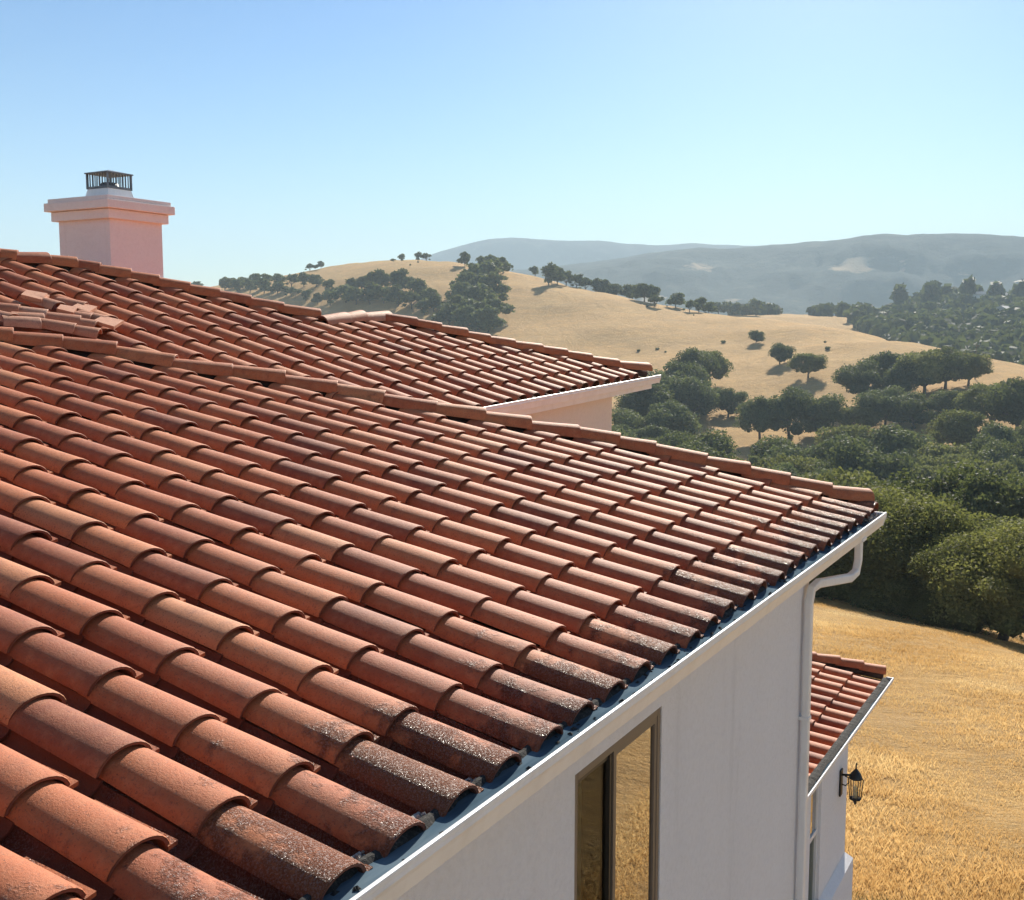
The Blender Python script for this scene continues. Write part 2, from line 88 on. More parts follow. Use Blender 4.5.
def clay_build(light):
    def build(nt, b):
        co = objco(nt)
        rnd = attr(nt, 'rnd'); wet = attr(nt, 'wet')
        if light is True:
            c0 = ramp(nt, rnd, [(0, (.36, .12, .06)), (.35, (.46, .17, .09)), (.7, (.52, .23, .13)), (1, (.58, .31, .20))])
        else:
            c0 = ramp(nt, rnd, [(0, (.25, .058, .025)), (.22, (.38, .092, .034)), (.5, (.49, .132, .044)), (.78, (.55, .172, .060)), (1, (.58, .225, .095))])
        if light == 'pan': c0 = mix(nt, 1., c0, (.42, .36, .34), 'MULTIPLY')  # channel shade and grime multiplied into the pan colour
        big = noise(nt, 3.2, 5, .6, co)
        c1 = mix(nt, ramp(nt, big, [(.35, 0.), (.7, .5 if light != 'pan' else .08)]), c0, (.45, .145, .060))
        # weathered pale bloom and soot
        mid = noise(nt, 17, 6, .7, co)
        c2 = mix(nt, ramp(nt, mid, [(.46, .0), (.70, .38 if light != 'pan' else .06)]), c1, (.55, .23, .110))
        c2 = mix(nt, ramp(nt, noise(nt, 9, 5, .65, co, .6), [(.52, 0.), (.75, .5)]), c2, (.20, .055, .028))
        fine = noise(nt, 120, 5, .75, co)
        c3 = mix(nt, ramp(nt, fine, [(.33, .8), (.46, 0.)]), c2, (.14, .055, .035))
        vo = N(nt, 'ShaderNodeTexVoronoi', inp={'Scale': 60.}); nt.links.new(co, vo.inputs['Vector'])
        sp = ramp(nt, vo.outputs['Distance'], [(.10, 1.), (.17, 0.)])
        spm = math_(nt, 'MULTIPLY', sp, ramp(nt, noise(nt, 11, 3, .6, co), [(.5, 0.), (.62, 1.)]))
        c3 = mix(nt, math_(nt, 'MULTIPLY', spm, .8), c3, (.06, .03, .022))
        # mineral crust and damp near the eaves
        patch = noise(nt, 5.5, 6, .7, co, .15)
        w1 = math_(nt, 'ADD', wet, math_(nt, 'MULTIPLY', math_(nt, 'SUBTRACT', math_(nt, 'ADD', math_(nt, 'MULTIPLY', patch, .86), math_(nt, 'MULTIPLY', rnd, .14)), .5), 2.0))
        wm = ramp(nt, w1, [(.42, 0.), (.62, 1.)])
        grain = noise(nt, 110, 4, .85, co)
        c4 = mix(nt, wm, c3, mix(nt, .74, c3, (.095, .028, .016)))
        crust = math_(nt, 'MULTIPLY', wm, ramp(nt, grain, [(.50, 0.), (.62, 1.)]))
        c5 = mix(nt, math_(nt, 'MULTIPLY', crust, .16), c4, (.42, .26, .18))
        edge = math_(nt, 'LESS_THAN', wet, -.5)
        c5 = mix(nt, math_(nt, 'MULTIPLY', edge, .6), c5, (.16, .05, .03))  # shade on the tile end faces painted in as dark brown
        nt.links.new(c5, b.inputs['Base Color'])
        ro = math_(nt, 'SUBTRACT', .66, math_(nt, 'MULTIPLY', math_(nt, 'MULTIPLY', wm, ramp(nt, noise(nt, 150, 3, .8, co), [(.54, .05), (.66, .9)])), .50))
        nt.links.new(ro, b.inputs['Roughness'])
        gm = ramp(nt, noise(nt, 150, 3, .8, co), [(.50, 0.), (.60, 1.)])
        nt.links.new(math_(nt, 'ADD', math_(nt, 'SUBTRACT', .30, math_(nt, 'MULTIPLY', wm, .25)), math_(nt, 'MULTIPLY', math_(nt, 'MULTIPLY', wm, gm), 1.)), b.inputs['Specular IOR Level'])
        h = math_(nt, 'ADD', math_(nt, 'MULTIPLY', grain, .5), math_(nt, 'MULTIPLY', fine, .6))
        h = math_(nt, 'ADD', h, math_(nt, 'MULTIPLY', crust, .25))
        h = math_(nt, 'ADD', h, math_(nt, 'MULTIPLY', math_(nt, 'MULTIPLY', wm, noise(nt, 190, 2, .7, co)), 1.6))
        bump(nt, b, h, .8, .005)
    return build
M = {}
M['clay'] = mat('terracotta', clay_build(False))
M['mortar'] = mat('pale_mortar_tile', clay_build(True))
M['pan'] = mat('shade_grime_terracotta', clay_build('pan'))  # clay copy darkened for grime and to deepen the channel shade
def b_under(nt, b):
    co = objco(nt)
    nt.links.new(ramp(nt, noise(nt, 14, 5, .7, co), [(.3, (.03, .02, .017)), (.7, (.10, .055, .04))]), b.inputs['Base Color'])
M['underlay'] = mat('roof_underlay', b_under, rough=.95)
def stucco(c, c2, name):
    def build(nt, b):
        co = objco(nt)
        big = noise(nt, .9, 4, .6, co)
        streak = noise(nt, 1., 6, .7, objco(nt, (3.2, 3.2, .30)))
        mot = noise(nt, 26, 5, .75, co)
        cc = mix(nt, ramp(nt, streak, [(.45, 0.), (.8, .45)]), c, c2)
        cc = mix(nt, ramp(nt, big, [(.4, 0.), (.75, .35)]), cc, c2)
        cc = mix(nt, ramp(nt, mot, [(.35, .22), (.55, 0.)]), cc, tuple(.78 * q for q in c2))
        cc = mix(nt, ramp(nt, streak, [(.60, 0.), (.80, .3)]), cc, tuple(.7 * q for q in c2))
        nt.links.new(cc, b.inputs['Base Color'])
        h = math_(nt, 'ADD', noise(nt, 55, 5, .7, co), math_(nt, 'MULTIPLY', noise(nt, 240, 3, .7, co), .4))
        bump(nt, b, h, .9, .012)
    return mat(name, build, rough=.9, spec=.25)
M['stucco'] = stucco((.86, .85, .87), (.78, .765, .78), 'white_stucco')
M['cream'] = stucco((.80, .74, .65), (.74, .67, .57), 'cream_stucco')
M['pink'] = stucco((.86, .75, .74), (.83, .70, .68), 'pink_stucco')
M['pinktrim'] = stucco((.86, .77, .75), (.82, .71, .67), 'pink_trim')
def b_white(nt, b):
    co = objco(nt)
    nt.links.new(mix(nt, ramp(nt, noise(nt, 6, 5, .7, objco(nt, (1, 1, .4))), [(.45, 0.), (.75, .5)]), (.80, .80, .80), (.62, .60, .57)), b.inputs['Base Color'])
M['white'] = mat('white_painted_metal', b_white, rough=.35)
def b_gut(nt, b):
    co = objco(nt, (.35, 3, 3))
    n = noise(nt, 5, 5, .6, co)
    nt.links.new(ramp(nt, n, [(.3, (.045, .075, .105)), (.5, (.085, .130, .170)), (.75, (.15, .20, .24))]), b.inputs['Base Color'])  # reflected sky painted into the matte blue base colour
    nt.links.new(ramp(nt, n, [(.3, .8), (.8, 1.)]), b.inputs['Roughness'])
    bump(nt, b, noise(nt, 4, 3, .5, objco(nt)), .12, .01)
M['gutter_in'] = mat('sky_tinted_gutter', b_gut, spec=0.)
def b_deb(nt, b):
    co = objco(nt)
    nt.links.new(ramp(nt, noise(nt, 60, 5, .8, co), [(.35, (.012, .012, .012)), (.55, (.04, .037, .034)), (.75, (.16, .15, .14))]), b.inputs['Base Color'])
    bump(nt, b, noise(nt, 90, 4, .8, co), 1., .01)
M['debris'] = mat('leaf_debris', b_deb, rough=.95)
M['grit'] = mat('mortar_grit', b_deb if 0 else (lambda nt, b: nt.links.new(ramp(nt, noise(nt, 40, 4, .8, objco(nt)), [(.4, (.10, .08, .07)), (.6, (.5, .47, .43))]), b.inputs['Base Color'])), rough=.9)
M['bronze'] = mat('bronze_frame', color=(.155, .125, .10), rough=.45)
M['bronze_dark'] = mat('dark_frame', color=(.03, .027, .024), rough=.4)
def glass(name, refl, tint, solid=None):
    m = bpy.data.materials.new(name); m.use_nodes = True; nt = m.node_tree
    nt.nodes.clear(); out = nt.nodes.new('ShaderNodeOutputMaterial')
    g = N(nt, 'ShaderNodeBsdfGlossy', inp={'Color': (.95, .93, .9, 1), 'Roughness': .012})
    t = N(nt, 'ShaderNodeBsdfTransparent', inp={'Color': (*tint, 1)})
    mx = nt.nodes.new('ShaderNodeMixShader'); mx.inputs[0].default_value = refl
    nt.links.new(t.outputs[0], mx.inputs[1]); nt.links.new(g.outputs[0], mx.inputs[2]); nt.links.new(mx.outputs[0], out.inputs[0])
    n = N(nt, 'ShaderNodeBump', inp={'Strength': .05, 'Distance': .02}); nt.links.new(noise(nt, 1.6, 2, .5, objco(nt)), n.inputs['Height'])
    nt.links.new(n.outputs[0], g.inputs['Normal'])
    return m
M['glass_mirror'] = glass('coated_glass', .62, (.25, .22, .18))
M['glass_clear'] = glass('clear_glass', .07, (.80, .82, .78))
M['glass_lamp'] = glass('lamp_glass', .10, (.93, .92, .88))
M['room'] = mat('dark_interior', color=(.16, .14, .12), rough=.9)
M['sofa'] = mat('pale_cloth', color=(.42, .47, .36), rough=.9)
M['iron'] = mat('black_iron', color=(.018, .018, .018), rough=.45, metal=.2)
M['bulb'] = mat('candle_bulb', color=(.85, .68, .38), rough=.4)
def b_flue(nt, b):
    nt.links.new(ramp(nt, noise(nt, 9, 5, .7, objco(nt)), [(.35, (.10, .11, .12)), (.65, (.2, .22, .24))]), b.inputs['Base Color'])
M['flue'] = mat('weathered_galvanised', b_flue, rough=.5, metal=.4)
M['flashing'] = mat('pale_flashing', b_white, rough=.4)

def rgbn(nt, scale, detail, stops, vec=None):
    return ramp(nt, noise(nt, scale, detail, .6, vec), stops)
def b_ground(nt, b):
    P = N(nt, 'ShaderNodeNewGeometry').outputs['Position']
    def mp(s, rot=0.):
        m = N(nt, 'ShaderNodeMapping'); m.inputs['Scale'].default_value = s; m.inputs['Rotation'].default_value = (0, 0, rot)
        nt.links.new(P, m.inputs['Vector']); return m.outputs['Vector']
    swath = noise(nt, 1., 5, .6, mp((.10, .35, .2), .5), .8)
    c = ramp(nt, swath, [(.30, (.46, .25, .075)), (.50, (.60, .35, .11)), (.68, (.74, .48, .19))])
    far = noise(nt, 1., 6, .62, mp((.012, .018, .02), .3), .5)
    c = mix(nt, ramp(nt, far, [(.40, 0.), (.62, .7)]), c, (.70, .37, .105))
    c = mix(nt, ramp(nt, noise(nt, 1., 8, .75, mp((.09, .16, .3), .9), 1.0), [(.44, .55), (.60, 0.)]), c, (.40, .235, .09))
    c = mix(nt, ramp(nt, noise(nt, 1., 6, .8, mp((.35, .9, .5), .25), .6), [(.50, 0.), (.72, .6)]), c, (.78, .54, .25))
    c = mix(nt, ramp(nt, noise(nt, 1., 7, .75, mp((.03, .012, .06), .35), 2.2), [(.455, 0.), (.495, .5), (.535, 0.)]), c, (.34, .20, .08))
    c = mix(nt, ramp(nt, noise(nt, 1., 6, .7, mp((.05, .11, .3), -.4), .3), [(.50, 0.), (.68, .5)]), c, (.40, .25, .125))
    c = mix(nt, ramp(nt, noise(nt, 2.2, 6, .8, mp((1, 1, 1))), [(.35, .5), (.55, 0.)]), c, (.36, .22, .10))
    c = mix(nt, ramp(nt, noise(nt, 11., 4, .8, mp((1, 1, 1))), [(.45, 0.), (.72, .6)]), c, (.68, .50, .26))
    c = mix(nt, ramp(nt, noise(nt, 38., 4, .8, mp((1, 1, 1))), [(.38, .55), (.50, 0.)]), c, (.30, .185, .075))
    c = mix(nt, ramp(nt, noise(nt, 55., 3, .8, mp((1, 1, 1))), [(.52, 0.), (.66, .6)]), c, (.84, .66, .38))
    g = attr(nt, 'green')
    c = mix(nt, ramp(nt, math_(nt, 'ADD', g, math_(nt, 'MULTIPLY', math_(nt, 'SUBTRACT', noise(nt, .9, 5, .7, mp((1, 1, 1))), .5), .9)), [(.45, 0.), (.62, 1.)]), c, (.10, .105, .035))
    f = attr(nt, 'wood')
    c = mix(nt, ramp(nt, math_(nt, 'ADD', f, math_(nt, 'MULTIPLY', math_(nt, 'SUBTRACT', noise(nt, 1., 6, .75, mp((.03, .03, .03))), .5), .8)), [(.45, 0.), (.6, 1.)]), c, (.045, .06, .03))
    nt.links.new(c, b.inputs['Base Color'])
    h = math_(nt, 'ADD', noise(nt, 7., 6, .8, mp((1, 1, 1))), math_(nt, 'MULTIPLY', noise(nt, .35, 8, .75, mp((1, 1.6, 1))), 5.))
    h = math_(nt, 'ADD', h, math_(nt, 'MULTIPLY', noise(nt, 1., 7, .7, mp((.05, .03, .06), .3), 1.5), 7.))
    bump(nt, b, h, .7, .35)
M['ground'] = mat('dry_grassland', b_ground, rough=.95, spec=.1)
def b_mount(nt, b):
    P = N(nt, 'ShaderNodeNewGeometry').outputs['Position']
    def mp(s):
        m = N(nt, 'ShaderNodeMapping'); m.inputs['Scale'].default_value = s
        nt.links.new(P, m.inputs['Vector']); return m.outputs['Vector']
    c = ramp(nt, noise(nt, 1., 8, .7, mp((.014, .014, .014))), [(.40, (.006, .013, .014)), (.55, (.026, .040, .036)), (.66, (.09, .09, .06))])
    f = attr(nt, 'bare')
    k = math_(nt, 'ADD', f, math_(nt, 'MULTIPLY', math_(nt, 'SUBTRACT', noise(nt, 1., 6, .7, mp((.012, .012, .03))), .5), .9))
    c = mix(nt, ramp(nt, k, [(.48, 0.), (.60, 1.)]), c, (.50, .36, .21))
    nt.links.new(c, b.inputs['Base Color'])
    bump(nt, b, noise(nt, 1., 8, .75, mp((.03, .03, .03))), 1., 14.)
M['mountain'] = mat('wooded_mountain', b_mount, rough=1., spec=.05)
def foliage(name, dark, light, trans=.25):
    m = bpy.data.materials.new(name); m.use_nodes = True; nt = m.node_tree
    b = nt.nodes['Principled BSDF']; out = nt.nodes['Material Output']
    r = attr(nt, 'rnd')
    oi = N(nt, 'ShaderNodeObjectInfo').outputs['Random']
    c = mix(nt, r, dark, light)
    c = mix(nt, ramp(nt, oi, [(0., 0.), (1., .32)]), c, (light[0] * 1.1, light[1] * .95, light[2] * .7))
    c = mix(nt, 1., c, ramp(nt, math_(nt, 'FRACT', math_(nt, 'MULTIPLY', oi, 7.31)), [(0., .62), (1., 1.25)]), 'MULTIPLY')
    nt.links.new(c, b.inputs['Base Color']); b.inputs['Roughness'].default_value = .65
    b.inputs['Specular IOR Level'].default_value = .08
    t = nt.nodes.new('ShaderNodeBsdfTranslucent'); nt.links.new(mix(nt, .5, c, (.16, .19, .03)), t.inputs['Color'])
    mx = nt.nodes.new('ShaderNodeMixShader'); mx.inputs[0].default_value = trans
    nt.links.new(b.outputs[0], mx.inputs[1]); nt.links.new(t.outputs[0], mx.inputs[2]); nt.links.new(mx.outputs[0], out.inputs[0])
    return m
M['oak'] = foliage('oak_leaves', (.046, .066, .038), (.155, .180, .085), .38)
M['far_oak'] = foliage('far_oak_leaves', (.028, .042, .026), (.085, .105, .055), .3)
M['oak_pale'] = foliage('pale_oak_leaves', (.072, .086, .036), (.25, .25, .095), .44)
def b_bark(nt, b):
    nt.links.new(ramp(nt, noise(nt, 12, 5, .7, objco(nt, (1, 1, .2))), [(.35, (.05, .038, .028)), (.65, (.15, .12, .09))]), b.inputs['Base Color'])
M['bark'] = mat('oak_bark', b_bark, rough=.95)
def b_straw(nt, b):
    r = attr(nt, 'rnd')
    nt.links.new(ramp(nt, r, [(0, (.46, .28, .10)), (.45, (.64, .42, .17)), (.8, (.76, .56, .27)), (1, (.84, .69, .40))]), b.inputs['Base Color'])
M['straw'] = mat('dry_straw', b_straw, rough=.8, spec=.2)
def translucent(m, colr, f):
    nt = m.node_tree; b = nt.nodes['Principled BSDF']; out = nt.nodes['Material Output']
    t = nt.nodes.new('ShaderNodeBsdfTranslucent'); src = b.inputs['Base Color'].links[0].from_socket
    nt.links.new(src, t.inputs['Color'])
    mx = nt.nodes.new('ShaderNodeMixShader'); mx.inputs[0].default_value = f
    nt.links.new(b.outputs[0], mx.inputs[1]); nt.links.new(t.outputs[0], mx.inputs[2]); nt.links.new(mx.outputs[0], out.inputs[0])
translucent(M['straw'], None, .5)
M['weed'] = mat('green_weed', lambda nt, b: nt.links.new(ramp(nt, attr(nt, 'rnd'), [(0, (.07, .09, .02)), (1, (.26, .28, .08))]), b.inputs['Base Color']), rough=.8)
M['roof_far'] = mat('far_roof', color=(.42, .40, .38), rough=.8)
M['wall_far'] = mat('far_wall', color=(.75, .72, .68), rough=.8)
M['pole'] = mat('old_pole', color=(.16, .11, .07), rough=.9)

# ------------------------------------------------------------------ mesh tools
class MB:
    """collects quads/tris; build() makes ONE mesh object"""
    def __init__(s): s.v = []; s.f = []; s.r = []; s.w = []; s.n = 0; s.sm = []
    def add(s, verts, faces, rnd=.5, wet=0., smooth=False):
        k = s.n
        s.v.extend([tuple(map(float, p)) for p in verts]); s.n += len(verts)
        s.f.extend([tuple(i + k for i in fc) for fc in faces])
        s.r.extend([rnd] * len(verts)); s.w.extend([wet] * len(verts) if np.isscalar(wet) else list(wet))
        s.sm.extend([smooth] * len(faces))
    def box(s, a, b, **k):
        x0, y0, z0 = a; x1, y1, z1 = b
        v = [(x0, y0, z0), (x1, y0, z0), (x1, y1, z0), (x0, y1, z0), (x0, y0, z1), (x1, y0, z1), (x1, y1, z1), (x0, y1, z1)]
        s.add(v, [(0, 3, 2, 1), (4, 5, 6, 7), (0, 1, 5, 4), (1, 2, 6, 5), (2, 3, 7, 6), (3, 0, 4, 7)], **k)
    def prism(s, poly, axis_a, axis_b, **k):
        """closed cross-section poly (list of 3-vectors) swept from offset a to offset b"""
        n = len(poly); P = np.array(poly, float)
        v = list(P + np.array(axis_a)) + list(P + np.array(axis_b))
        f = [(i, (i + 1) % n, n + (i + 1) % n, n + i) for i in range(n)]
        f += [tuple(range(n))[::-1], tuple(range(n, 2 * n))]
        s.add(v, f, **k)
    def tube(s, pts, rad, seg=8, cap=True, **k):
        pts = [np.array(p, float) for p in pts]
        rad = [rad] * len(pts) if np.isscalar(rad) else rad
        v = []
        for i, p in enumerate(pts):
            t = pts[min(i + 1, len(pts) - 1)] - pts[max(i - 1, 0)]; t /= max(np.linalg.norm(t), 1e-9)
            u = np.cross(t, (0, 0, 1.)) if abs(t[2]) < .95 else np.cross(t, (0, 1., 0)); u /= np.linalg.norm(u); w = np.cross(t, u)
            for j in range(seg):
                a_ = 2 * PI * j / seg; v.append(p + rad[i] * (math.cos(a_) * u + math.sin(a_) * w))
        f = []
        for i in range(len(pts) - 1):
            for j in range(seg):
                f.append((i * seg + j, i * seg + (j + 1) % seg, (i + 1) * seg + (j + 1) % seg, (i + 1) * seg + j))
        if cap: f += [tuple(range(seg))[::-1], tuple(range((len(pts) - 1) * seg, len(pts) * seg))]
        s.add(v, f, smooth=True, **k)
    def build(s, name, m, parent=None, bevel=0., base=None):
        me = bpy.data.meshes.new(name)
        V = np.array(s.v, float)
        if base is not None: V = V - np.array(base, float)
        me.from_pydata(V.tolist(), [], s.f)
        a_ = me.attributes.new('rnd', 'FLOAT', 'POINT'); a_.data.foreach_set('value', s.r)
        a_ = me.attributes.new('wet', 'FLOAT', 'POINT'); a_.data.foreach_set('value', s.w)
        me.polygons.foreach_set('use_smooth', s.sm)
        me.materials.append(m); me.update()
        o = bpy.data.objects.new(name, me); col.objects.link(o)
        if parent is not None: o.parent = parent
        if bevel:
            bv = o.modifiers.new('bevel', 'BEVEL'); bv.width = bevel; bv.segments = 2; bv.limit_method = 'ANGLE'
        return o
def empty(name, loc, rz=0.):
    o = bpy.data.objects.new(name, None); col.objects.link(o); o.location = loc; o.rotation_euler = (0, 0, rz); o.empty_display_size = .5
    return o
def tag(o, label=None, cat=None, group=None, kind=None):
    for k, v in (('label', label), ('category', cat), ('group', group), ('kind', kind)):
        if v: o[k] = v
    return o

# ------------------------------------------------------------------ the house
# local frame: x along the long eave, y inwards from the front wall, z up
HB = np.array([7.965, 1.95, 0.])
def l2w(p):
    e, h, z = p
    return (e * math.sin(AZ) - h * math.cos(AZ), e * math.cos(AZ) + h * math.sin(AZ), z)
house = empty('house', l2w(HB), PI / 2 - AZ)
tag(house, 'white stucco hillside house with terracotta barrel tile roofs on three levels', 'house')
def part(mb, name, m, parent=None, **k):
    """parts are meshed in the house frame; every part sits at the house's own origin"""
    return mb.build(name, m, parent or house, base=HB, **k)
def nrm(v): v = np.array(v, float); return v / np.linalg.norm(v)

def tile(mb, A, B, up, r0, r1, th=.016, seg=12, rnd=.5, wet0=0., wet1=0., squash=.95, half=88., wob=.003, plug=False):
    """barrel tile from its lower end centre A to its upper end centre B"""
    A = np.array(A, float); B = np.array(B, float); ax = B - A; Lg = np.linalg.norm(ax); ax = ax / Lg
    up = nrm(np.array(up) - np.dot(up, ax) * ax); sd = np.cross(up, ax)
    an = np.radians(np.linspace(-half, half, seg + 1))
    S = np.sin(an)[:, None] * sd; C = np.cos(an)[:, None] * up * squash
    st = [(0., r0 - .003), (.004 / Lg, r0 - .0005), (.010 / Lg, r0), (.5, (r0 + r1) / 2 + rng.normal(0, wob * .4)), (1., r1)]
    n = seg + 1; v = []; w = []
    for t, r in st:
        v += list(A + ax * (t * Lg) + (S + C) * r); w += [wet0 + (wet1 - wet0) * t] * n
    f = [(i * n + j, i * n + j + 1, (i + 1) * n + j + 1, (i + 1) * n + j) for i in range(len(st) - 1) for j in range(seg)]
    mb.add(v, f, rnd=rnd, wet=w, smooth=True)
    v = []; w = []
    for t, r in ((0., r0 - th), (1., r1 - th)):
        v += list(A + ax * (t * Lg) + (S + C) * r); w += [wet0] * n
    mb.add(v, [(j, n + j, n + j + 1, j + 1) for j in range(seg)], rnd=rnd * .6, wet=w, smooth=True)
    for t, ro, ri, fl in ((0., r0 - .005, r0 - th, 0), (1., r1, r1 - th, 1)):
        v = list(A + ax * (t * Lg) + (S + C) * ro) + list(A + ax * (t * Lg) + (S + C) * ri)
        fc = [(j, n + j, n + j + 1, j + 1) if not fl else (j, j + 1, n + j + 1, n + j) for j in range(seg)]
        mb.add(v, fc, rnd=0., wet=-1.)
    for j in (0, seg):        # long edges
        q = [A + (S + C)[j] * r0, A + (S + C)[j] * (r0 - th), B + (S + C)[j] * (r1 - th), B + (S + C)[j] * r1]
        mb.add(q, [(0, 1, 2, 3)], rnd=rnd, wet=wet0)

SQ = .67
CR = .111                                   # big radius of a cover tile
def field(F, rows, ulo, uhi, wetf, k=1., ragged=0.):
    """cover and pan tiles over one roof plane; returns two mesh builders"""
    O = np.array(F['O']); E = nrm(F['E']); U = nrm(F['U']); up = np.cross(E, U); P = F['P']; Lx = F['L']
    cov = MB(); pan = MB(); base = O - up * (CR * SQ * k + .019)
    for i in rows:
        a0 = ulo(i * P); hi = uhi(i * P); jit = rng.normal(0, .008)
        hi2 = uhi((i + .5) * P); c = int(math.floor(a0 / Lx)); 
        while c * Lx < hi - .05:
            u0 = c * Lx + jit + rng.normal(0, .006) - (.018 if c == 0 else 0); u1 = min(u0 + Lx + .055, hi)
            if u1 - u0 < .07: break
            fr = (u1 - u0) / (Lx + .055)
            r1 = CR * k - (.016 * k) * fr
            sx = rng.normal(0, .0055); lift = abs(rng.normal(0, .0035))
            sx1 = sx + rng.normal(0, .006)
            rn = float(np.clip(rng.normal(.50, .27), 0, 1))
            w0 = wetf(i, c); w1 = wetf(i, c + 1)
            tile(cov, base + E * (i * P + sx) + U * u0 + up * (.017 + lift), base + E * (i * P + sx1) + U * u1 + up * lift, up, CR * k, r1, squash=SQ,
                 rnd=rn, wet0=w0, wet1=w1)
            # flared lug at the foot of the lower half, on the far side of the cover
            if rng.random() < .8 and u1 - u0 > .25:
                q = base + E * (i * P + sx + CR * k * .86) + U * (u0 - .004)
                a_, b_ = q, q + U * (.22 + .1 * rng.random())
                cov.add([a_ + up * .034, a_ + E * .034 + up * .040, b_ + E * .012 + up * .03, b_ + up * .03,
                         a_ + up * .018, a_ + E * .036 + up * .026, b_ + E * .014 + up * .016, b_ + up * .016],
                        [(0, 1, 2, 3), (4, 7, 6, 5), (0, 4, 5, 1), (1, 5, 6, 2), (2, 6, 7, 3)], rnd=min(1, rn + .25), wet=w0)
            c += 1
        c = int(math.floor(ulo((i + .5) * P) / Lx))
        while c * Lx < hi2 + .05:
            u0 = c * Lx - .012 + jit + rng.normal(0, .006); u1 = min(u0 + Lx + .05, hi2 + .10)
            if u1 - u0 < .05: break
            rn = float(np.clip(rng.normal(.35, .2), 0, 1))
            w0 = min(1., wetf(i, c) + .12)
            oo = base + E * ((i + .5) * P)
            tile(pan, oo + U * u0 + up * (.010 * k + .010), oo + U * u1 + up * (.010 * k), -up, .066 * k, .074 * k, rnd=rn, wet0=w0, wet1=w0, seg=8, half=80, squash=.75)
            c += 1
    return cov, pan
def caps(mb, pts, up, r=.115, wet=0., drop=.0, lighten=0.):
    """ridge tiles, listed from the low end up; each one laps over the one below"""
    up = nrm(up)
    for k in range(len(pts) - 1):
        A = np.array(pts[k], float); B = np.array(pts[k + 1], float); d = B - A; L_ = np.linalg.norm(d); d = d / L_
        rn = float(np.clip(rng.normal(.5 + lighten, .2), 0, 1))
        j = rng.normal(0, .004, 3)
        tile(mb, A - up * (r + drop) + j - d * .008, B + d * .05 - up * (r + drop + .016) + j, up, r, r - .014, th=.02, rnd=rn, wet0=wet, wet1=wet, half=86, squash=.95, seg=12)
def strip(mb, pts, dirv, w, dz, z0=0., **k):
    """sheet running along pts, w wide in dirv, falling by dz"""
    n = len(pts); dv = np.array(dirv, float)
    v = [np.array(p) + (0, 0, z0) for p in pts] + [np.array(p) + dv * w + (0, 0, dz + z0) for p in pts]
    mb.add(v, [(i, i + 1, n + i + 1, n + i) for i in range(n - 1)], **k)

def plane_coords(F, pts):
    O = np.array(F['O']); E = nrm(F['E']); U = nrm(F['U'])
    return [(float(np.dot(np.array(p) - O, E)), float(np.dot(np.array(p) - O, U))) for p in pts]
def interp_of(cc):
    cc = sorted(cc); xs = [c[0] for c in cc]; ys = [c[1] for c in cc]
    return lambda s: float(np.interp(s, xs, ys))

# --- main roof
mh = [p for p in MAIN_HIP]
cc = plane_coords(MAIN, mh)
hipu = interp_of(cc)
def m_hi(s): return hipu(s) - .135 if s < 6.8 else max(0, hipu(s) - .07)
def m_wet(i, c):
    return (.74, .42, .12, .03, 0.)[min(max(c, 0), 4)] * (1. if i < 7 else .88)
hi_cut = {}
def m_uhi(s):
    if s > cc[0][0] - .02: return 0.16
    return max(.14, m_hi(s))
cov, pan = field(MAIN, range(-14, 25), lambda s: 0., m_uhi, m_wet)
roof = part(cov, 'roof', M['clay'])
roof['label'] = 'large near roof of curved terracotta cover tiles'
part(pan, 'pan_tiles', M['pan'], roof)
# underlay sheet a little below the tiles
def underlay(F, pts_top, s_lo, name, par, ulo=0.03, dn=.15, rake=None):
    O = np.array(F['O']); E = nrm(F['E']); U = nrm(F['U']); up = np.cross(E, U); mb = MB()
    c2 = sorted(plane_coords(F, pts_top))
    top = [(s_lo, c2[0][1])] + c2 if s_lo < c2[0][0] else c2
    lo = [(s, (ulo(s) if callable(ulo) else ulo)) for s, _ in top]
    for dz in (0, .03):
        v = [O + E * s + U * min(t, max(t, 0)) - up * (dn + dz) for s, t in lo] + [O + E * s + U * t - up * (dn + dz) for s, t in top]
        n = len(top); mb.add(v, [(i, i + 1, n + i + 1, n + i) for i in range(n - 1)])
    return part(mb, name, M['underlay'], par)
underlay(MAIN, mh, -4.5, 'underlay', roof)
hip = MB()
up_m = np.cross(nrm(MAIN['E']), nrm(MAIN['U']))
capup = nrm(up_m + np.array([.10, .10, 0]))
caps(hip, mh, capup, r=.12, wet=.12)
# level ridge continuing out of the picture
rp = [np.array(mh[-1]) + np.array([-.36 * k, 0.0, .0]) for k in range(0, 22)]
caps(hip, rp, (0, 0, 1), r=.12)
o = part(hip, 'hip_tiles', M['clay'], roof)
# dark bedding under the hip tiles, and the hidden rear slope
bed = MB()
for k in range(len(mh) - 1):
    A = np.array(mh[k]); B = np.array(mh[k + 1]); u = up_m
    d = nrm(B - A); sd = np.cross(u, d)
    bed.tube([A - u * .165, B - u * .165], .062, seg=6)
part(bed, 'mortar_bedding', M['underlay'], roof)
rear = MB(); strip(rear, [np.array(p) for p in mh], nrm((.75, .66, 0)), 5.5, -1.9, -.13)
strip(rear, [np.array(mh[-1]) + (-7.5, 0, 0), np.array(mh[-1])], (0, 1, 0), 5.5, -1.3, -.13)
part(rear, 'rear_slope', M['clay'], roof)

